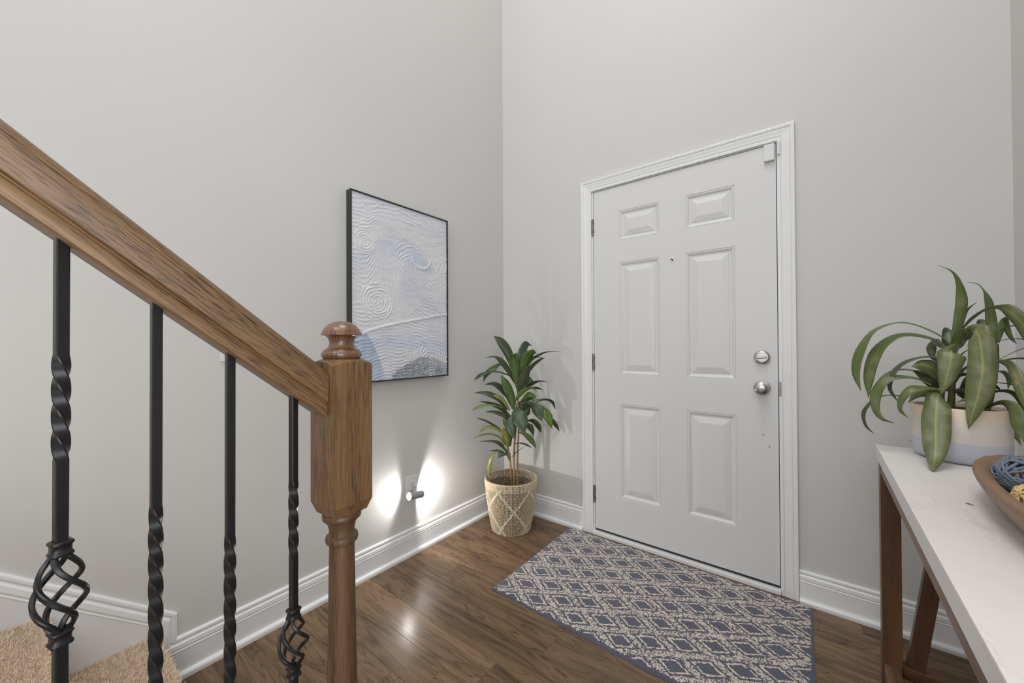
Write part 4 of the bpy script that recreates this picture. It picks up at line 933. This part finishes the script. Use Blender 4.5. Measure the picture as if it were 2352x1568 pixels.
FM = {
 'g': leafmat('silk_leaf_green', (.072, .125, .026), (.032, .066, .014), (.10, .14, .04), (.13, .19, .03), .02),
 'd': leafmat('silk_leaf_dark', (.050, .072, .026), (.022, .036, .014), (.08, .095, .045), (.07, .09, .02), .02),
 't': leafmat('silk_leaf_blue_green', (.060, .098, .056), (.034, .060, .034), (.11, .14, .10), (.09, .14, .06), .02),
 'b': leafmat('silk_leaf_bright', (.125, .205, .034), (.062, .115, .018), (.16, .22, .05), (.21, .29, .04), .02),
 'y': leafmat('silk_leaf_yellow', (.215, .215, .048), (.105, .115, .026), (.27, .25, .08), (.33, .31, .07), .03),
}
def catmull(P, n):
    P = [np.array(p, float) for p in P]; P = [2 * P[0] - P[1]] + P + [2 * P[-1] - P[-2]]
    out = []; segs = len(P) - 3
    for i in range(n + 1):
        t = i / n * segs; k = min(int(t), segs - 1); f = t - k
        a, b_, c, d = P[k:k + 4]
        out.append(.5 * ((2 * b_) + (-a + c) * f + (2 * a - 5 * b_ + 4 * c - d) * f * f + (-a + 3 * b_ - 3 * c + d) * f ** 3))
    return out
def leaf(name, pts, mat, parent, n=20, fold=.22, thick=.0004):
    """pts: (x, y, z, lateral half-width vector). Blade = two slightly folded halves round a midrib, with a little thickness"""
    r = catmull(pts, n); W_ = [-1, -.55, 0, .55, 1]
    vs, fs, uv = [], [], []
    for side in (1, -1):
        for i, q in enumerate(r):
            c = Vector(q[:3]); l = Vector(q[3:6])
            t = Vector(r[min(i + 1, n)][:3] - r[max(i - 1, 0)][:3]).normalized()
            nr = t.cross(l); nl = nr.length
            nr = nr / nl if nl > 1e-9 else Vector((0, 0, 1))
            hw = l.length
            for k, w_ in enumerate(W_):
                wob = 1 + .018 * math.sin(i * 1.3 + k * 2.1)
                vs.append(c + l * (w_ * (wob if abs(w_) == 1 else 1)) + nr * (fold * hw * (abs(w_) ** 1.3) + side * thick * (1 - .7 * abs(w_))))
                uv.append(((w_ + 1) / 2, i / n))
    m = 5; o = (n + 1) * m
    for i in range(n):
        for k in range(m - 1):
            a = i * m + k; fs.append((a, a + 1, a + m + 1, a + m)); fs.append((o + a, o + a + m, o + a + m + 1, o + a + 1))
        a = i * m; fs.append((a, a + m, o + a + m, o + a)); a = i * m + m - 1; fs.append((a, o + a, o + a + m, a + m))
    me = bpy.data.meshes.new(name); me.from_pydata([tuple(v) for v in vs], [], fs); me.update()
    ul = me.uv_layers.new(name='UVMap')
    for lp in me.loops: ul.data[lp.index].uv = uv[lp.vertex_index]
    me.polygons.foreach_set('use_smooth', [True] * len(me.polygons))
    ob = link(name, me, mat); local(parent, ob); return ob

# ---------------------------------------------------------------- woven basket
BX, BY, RB, RT, BH = .2575, -.2500, .1215, .1672, .3160
bas = tag(empty('woven_basket', (BX, BY, 0), 0), 'round woven seagrass basket with white zigzag pattern holding the plant', 'basket')
def brad(z):
    t = z / BH; return RB + (RT - RB) * (t ** .85) + .004 * math.sin(math.pi * t)
mbody = plain('basket_coil_shadow', (.060, .040, .022), .9)
pr = [(.001, .0015), (RB - .004, .0015)] + [(brad(BH * i / 24) - .0035, max(.003, BH * i / 24)) for i in range(25)] + [(RT - .0085, BH + .001)] + [(brad(BH * i / 24) - .0100, max(.012, BH * i / 24)) for i in range(24, -1, -1)] + [(.001, .012)]
body = lathe('basket_body', pr, mbody, None, 60); body.parent = bas
mst, nt, b = newmat('seagrass_stitch')
at = nt.nodes.new('ShaderNodeAttribute'); at.attribute_name = 'stitch'
setp(b, nt, Base_Color=MIX(nt, .25, at.outputs['Color'], MIX(nt, NOISE(nt, OBJ(nt), 220, 2), (.1, .06, .025), (.8, .65, .45))), Roughness=.75)
NC, NRW = 120, 33
rh = BH / NRW
rr = random.Random(5)
def stitches(name, inner):
    vs, fs, cs_ = [], [], []
    for r in range(NRW):
        for c in range(NC):
            z0 = r * rh
            if inner and r < 12: continue
            a = (c + .5 * (r % 2) * 0 + .12 * (r % 3)) / NC * 2 * math.pi
            da = 2 * math.pi / NC * .5
            rim = r >= NRW - 5
            cc = c - 57; rw = r - 15
            p1 = (rw - cc) % 24; p2 = (rw + cc) % 24
            white = (p1 in (0, 1)) or (p2 in (0, 1))
            if rim: colr = (.70, .59, .44)
            elif white: colr = (.80, .73, .60)
            elif r == 0: colr = (.62, .52, .38)
            else: colr = (.60, .485, .33)
            if inner and not rim: colr = (.46, .35, .22)
            k_ = rr.uniform(.82, 1.12); colr = tuple(x * k_ for x in colr)
            R = brad(z0 + rh / 2) - .0035 if not inner else brad(z0 + rh / 2) - .0100
            sg = -1 if inner else 1
            wd = da * (.80 if white else .74 if rim else .60); hh = rh * (.48 if white else .46 if rim else .40)
            bulge = .0040 if (white or rim) else .0034
            o = len(vs); zc_ = z0 + rh / 2; sl = .10 * da
            for (aa, zz, rrd) in ((-wd, -hh, 0), (wd, -hh, 0), (wd, hh, 0), (-wd, hh, 0), (-wd * .55, -hh * .6, bulge), (wd * .55, -hh * .6, bulge), (wd * .55, hh * .6, bulge), (-wd * .55, hh * .6, bulge)):
                A = a + aa + sl * (zz / hh); q = R + sg * rrd
                vs.append((q * math.cos(A), q * math.sin(A), zc_ + zz)); cs_.append((*colr, 1))
            fs += [(o + 4, o + 5, o + 6, o + 7), (o, o + 1, o + 5, o + 4), (o + 1, o + 2, o + 6, o + 5), (o + 2, o + 3, o + 7, o + 6), (o + 3, o, o + 4, o + 7)]
    me = bpy.data.meshes.new(name); me.from_pydata(vs, [], fs); me.update()
    me.polygons.foreach_set('use_smooth', [True] * len(me.polygons))
    ca = me.color_attributes.new('stitch', 'FLOAT_COLOR', 'POINT'); ca.data.foreach_set('color', np.array(cs_, np.float32).ravel())
    o = link(name, me, mst, bas); o['kind'] = 'stuff'; return o
stitches('stitching', False); stitches('inner_stitching', True)
# wrapped rim
vs, fs, cs_ = [], [], []
for c in range(NC):
    a0 = c / NC * 2 * math.pi
    v, f = [], []
    for k in range(7):
        th = math.pi * (k / 6)
        for s_ in (-.36, .36):
            A = a0 + s_ * 2 * math.pi / NC + .15 * (k / 6 - .5) * 2 * math.pi / NC; q = RT - .0070 + .0062 * math.cos(th)
            v.append((q * math.cos(A), q * math.sin(A), BH - .002 + .0055 * math.sin(th)))
    o = len(vs); vs += v
    k_ = rr.uniform(.85, 1.1); cs_ += [(.70 * k_, .56 * k_, .37 * k_, 1)] * 14
    for k in range(6): fs.append((o + 2 * k, o + 2 * k + 1, o + 2 * k + 3, o + 2 * k + 2))
me = bpy.data.meshes.new('rim'); me.from_pydata(vs, [], fs); me.update()
ca = me.color_attributes.new('stitch', 'FLOAT_COLOR', 'POINT'); ca.data.foreach_set('color', np.array(cs_, np.float32).ravel())
o = link('rim', me, mst, bas); o['kind'] = 'stuff'

# ---------------------------------------------------------------- tall plant standing in the basket
fp = tag(empty('dracaena_plant', (BX, BY, .0125)), 'tall green dracaena with thin tan canes in the woven basket', 'plant')
local(fp, lathe('inner_pot', [(.07, .0125), (.085, .14), (.092, .205), (.088, .207), (.083, .185), (0, .186)], MAT['soil'], None, 32, Matrix.Translation((BX, BY, 0))))
for pts in ([(.2640, -.2420, .150), (.2582, -.2475, .2937), (.257, -.2485, .3411), (.2527, -.2519, .4181), (.2436, -.259, .4892), (.2369, -.2643, .5485)],
            [(.2700, -.2380, .150), (.2713, -.2372, .2936), (.2717, -.2369, .4002), (.275, -.2343, .5186), (.2814, -.2293, .6075), (.2865, -.2253, .7082), (.2799, -.2305, .7973)],
            [(.2860, -.2260, .150), (.2881, -.224, .2935), (.2885, -.2237, .4), (.2918, -.2211, .5185), (.2954, -.2182, .6073), (.2936, -.2197, .726), (.2918, -.2211, .86)]):
    P = catmull(pts, 26)
    R_ = [.0062 + .0009 * (i % 2) - .0018 * i / 26 for i in range(27)]
    local(fp, tube('cane', P, R_, MAT['stem'], None, 10))
for k_, pts in FLOOR_LEAVES: leaf('leaf', pts, FM[k_], fp, 16)

# ---------------------------------------------------------------- console table
TX, TY, TZ = 1.9150, -.3400, .80
tab = tag(empty('console_table', (TX, TY, 0), math.radians(-1.08)), 'console table with white marble-look top and dark wooden base', 'table')
TL, TD, TT = 1.42, .352, .042
mm_, nt, b = newmat('white_marble_laminate'); v = OBJ(nt)
vn = NOISE(nt, VM(nt, 'ADD', VM(nt, 'MULTIPLY', v, (9, 2.4, 9)), VM(nt, 'MULTIPLY', nt.nodes.new('ShaderNodeTexCoord').outputs['Object'], (3, 3, 0))), 1, 6, .6, 1.2)
vein = RAMP(nt, M(nt, 'ABSOLUTE', M(nt, 'SUBTRACT', vn, .5)), [(0, 1.), (.03, 0.)])
patch_ = RAMP(nt, NOISE(nt, VM(nt, 'MULTIPLY', v, (14, 4, 14)), 1, 4), [(.55, 0.), (.75, 1.)])
setp(b, nt, Base_Color=MIX(nt, M(nt, 'MULTIPLY', M(nt, 'MULTIPLY', vein, patch_), .45), MIX(nt, NOISE(nt, v, 5, 3), (.70, .662, .642), (.77, .742, .726)), (.42, .40, .385)), Roughness=.36)
def tpart(name, x0, x1, y0, y1, z0, z1, mat, bev=.0015, mtx=None):
    o = box(name, x0, x1, y0, y1, z0, z1, mat, None, bev, mtx); o.parent = tab; return o
tpart('tabletop', 0, TD, -TL, 0, TZ - TT, TZ, mm_, .002)['label'] = 'white marble-look slab'
LG = .0475
z1 = TZ - TT - .0003
for (a, c) in ((.0055, -.0130 - LG), (TD - .0055 - LG, -.0130 - LG), (.0055, -TL + .013), (TD - .0055 - LG, -TL + .013)):
    tpart('leg', a, a + LG, c, c + LG, 0, z1, MAT['walnut'])
for a in (.0065, TD - .0065 - .022):
    tpart('apron', a, a + .022, -TL + .013 + LG, -.0130 - LG, z1 - .040, z1, MAT['walnuth'])
for c in (-.0130 - LG + .012, -TL + .013 + .012):
    tpart('end_apron', .0055 + LG, TD - .0055 - LG, c, c + .022, z1 - .040, z1, MAT['walnutx'])
    tpart('end_rail', .0055 + LG, TD - .0055 - LG, c - .004, c + .030, .045, .1065, MAT['walnutx'])
    for sx in (0, 1):
        x0, x1 = .083, .164
        if sx: x0, x1 = TD - x0, TD - x1
        zb_, zt_ = .1068, z1 - .0405
        wv = .0405
        vs = []
        for yy in (c + .001, c + .0255):
            vs += [(x0 - wv / 2, yy, zb_), (x0 + wv / 2, yy, zb_), (x1 + wv / 2, yy, zt_), (x1 - wv / 2, yy, zt_)]
        br = mesh('brace', vs, [(0, 1, 2, 3), (4, 5, 6, 7)] + [(i, (i + 1) % 4, 4 + (i + 1) % 4, 4 + i) for i in range(4)], MAT['walnut'], tab)
for a in (.0095, TD - .0095 - .038):
    tpart('stretcher', a, a + .038, -TL + .013 + LG, -.0130 - LG, .050, .1010, MAT['walnuth'])
for c in (-.135, -.75, -1.30):
    tpart('cross_rail', .0095 + .038, TD - .0095 - .038, c, c + .040, .056, .0965, MAT['walnutx'])

# ---------------------------------------------------------------- potted plant on the table
PX, PY, PR_, PT = 2.088, -.4200, .0995, .9585
pp = tag(empty('potted_plant', (PX, PY, TZ)), 'arching dracaena in a cream and lavender ceramic pot on the table', 'plant')
mp, nt, b = newmat('banded_glaze')
sp = nt.nodes.new('ShaderNodeSeparateXYZ'); nt.links.new(OBJ(nt), sp.inputs[0])
zz = M(nt, 'ADD', sp.outputs[2], M(nt, 'MULTIPLY', M(nt, 'SUBTRACT', NOISE(nt, OBJ(nt), 14, 2), .5), .003))
bandc = RAMP(nt, M(nt, 'DIVIDE', zz, .16), [(0, (.46, .47, .54)), (.385, (.47, .475, .545)), (.39, (.60, .555, .505)), (.74, (.60, .55, .495)), (.80, (.66, .545, .41)), (1, (.67, .55, .41))])
setp(b, nt, Base_Color=bandc, Roughness=.33); b.inputs['Coat Weight'].default_value = .2
H_ = PT - TZ
prof = [(.0, .0002), (.070, .0002), (.080, .0012), (.0875, .0055), (.0930, .0125), (.0965, .022), (.0985, .034), (PR_, .050), (PR_, H_ - .003), (PR_ - .0008, H_ - .0008), (PR_ - .0025, H_), (PR_ - .0048, H_ - .0010), (PR_ - .0060, H_ - .004), (PR_ - .0065, H_ - .040), (PR_ - .0065, H_ - .055)]
vs, fs = lathe_data(prof[1:], 64)
pot = mesh('pot', vs, fs, mp, None, True); auto(pot, 50); pot.parent = pp
so = lathe('soil', [(PR_ - .0068, H_ - .013), (.06, H_ - .010), (.0, H_ - .008)], MAT['soil'], None, 48); so.parent = pp
for P in ([(2.070, -.4160, .93), (2.0746, -.4172, .9777), (2.0768, -.4177, 1.0689), (2.0755, -.4174, 1.1383)], [(2.130, -.4280, .93), (2.1434, -.4314, .9769), (2.1543, -.4337, 1.0724), (2.1562, -.4341, 1.1422)], [(2.055, -.414, .93), (2.0548, -.4132, .9668), (2.0556, -.4133, .9976)]):
    c = catmull(P, 16); local(pp, tube('stem', c, [.0085 - .0025 * i / 16 + .0006 * (i % 2) for i in range(17)], MAT['stemg'], None, 10))
for k_, pts in TABLE_LEAVES: leaf('leaf', pts, LM[k_], pp, 24, .16)

# ---------------------------------------------------------------- dough bowl with woven balls
BWX, BWY = 2.127, -1.035
bowl = tag(empty('wooden_bowl', (BWX, BWY, TZ), math.radians(-1.08)), 'long carved brown wooden dough bowl on the table', 'bowl')
rings = [(.050, .170, .0003), (.078, .225, .0006), (.090, .252, .007), (.104, .282, .024), (.117, .306, .046), (.1245, .3180, .0625), (.1265, .3215, .0700), (.1245, .3195, .0755), (.1185, .3115, .0775), (.1115, .3000, .0768), (.1050, .2890, .0725), (.099, .278, .064), (.090, .258, .046), (.075, .220, .028), (.045, .13, .019), (.004, .012, .0175)]
vs, fs = [], []
nb = 144
for ri, (a, b_, z) in enumerate(rings):
    for i in range(nb):
        t = 2 * math.pi * i / nb; ct, st_ = math.cos(t), math.sin(t); e = .80
        x = a * math.copysign(abs(ct) ** e, ct); y_ = b_ * math.copysign(abs(st_) ** e, st_)
        zz_ = z + (.008 * (abs(st_) ** 3) * min(1, z / .07) if z > .03 else 0) + (.0008 * math.sin(i * 1.05 + ri) if z > .02 else 0)
        vs.append((x, y_, zz_))
for r in range(len(rings) - 1):
    for i in range(nb): j = (i + 1) % nb; fs.append((r * nb + i, r * nb + j, (r + 1) * nb + j, (r + 1) * nb + i))
fs += [tuple(range(nb)), tuple((len(rings) - 1) * nb + i for i in range(nb))]
bo = mesh('bowl_body', vs, fs, MAT['bowl'], None, True); bo.parent = bowl
def twig_ball(name, c, R, nrings, tr, mat, label, seed):
    rg = random.Random(seed)
    root = tag(empty(name, c), label, 'ball', None)
    for k in range(nrings):
        n = Vector((rg.gauss(0, 1), rg.gauss(0, 1), rg.gauss(0, 1))).normalized()
        u = n.orthogonal().normalized(); v_ = n.cross(u)
        ph1, ph2, am = rg.uniform(0, 6.28), rg.uniform(0, 6.28), rg.uniform(.0, .10)
        off = rg.uniform(-.35, .35) * R; Rr = math.sqrt(R * R - off * off) * rg.uniform(.93, 1.0)
        pts = []
        for i in range(30):
            t = 2 * math.pi * i / 30
            pts.append(n * (off + am * R * math.sin(2 * t + ph1)) + (u * math.cos(t) + v_ * math.sin(t)) * (Rr * (1 + .03 * math.sin(3 * t + ph2))))
        tw = tube('twig', pts, tr * rg.uniform(.75, 1.2), mat, root, 6, True)
    return root
mtb = plain('blue_grey_twig', (.145, .175, .225), .7, bump=.3); mtt = plain('straw_twig', (.62, .45, .22), .65, bump=.2)
twig_ball('twig_ball', (2.0830, -.8620, TZ + .0690), .0400, 26, .0022, mtb, 'blue-grey woven twig ball at the far end of the wooden bowl', 3)
twig_ball('rattan_ball', (2.0640, -.9830, TZ + .0520), .0300, 24, .0017, mtt, 'straw-coloured woven rattan ball in the wooden bowl', 8)
lf = tube('leaf_scrap', [(2.0000, -.8840, TZ + .0014), (2.0040, -.8890, TZ + .0022), (2.0100, -.8930, TZ + .0014)], [.0006, .0013, .0005], LM['d'], None, 6)
tag(lf, 'tiny dry leaf scrap on the white tabletop', 'leaf')
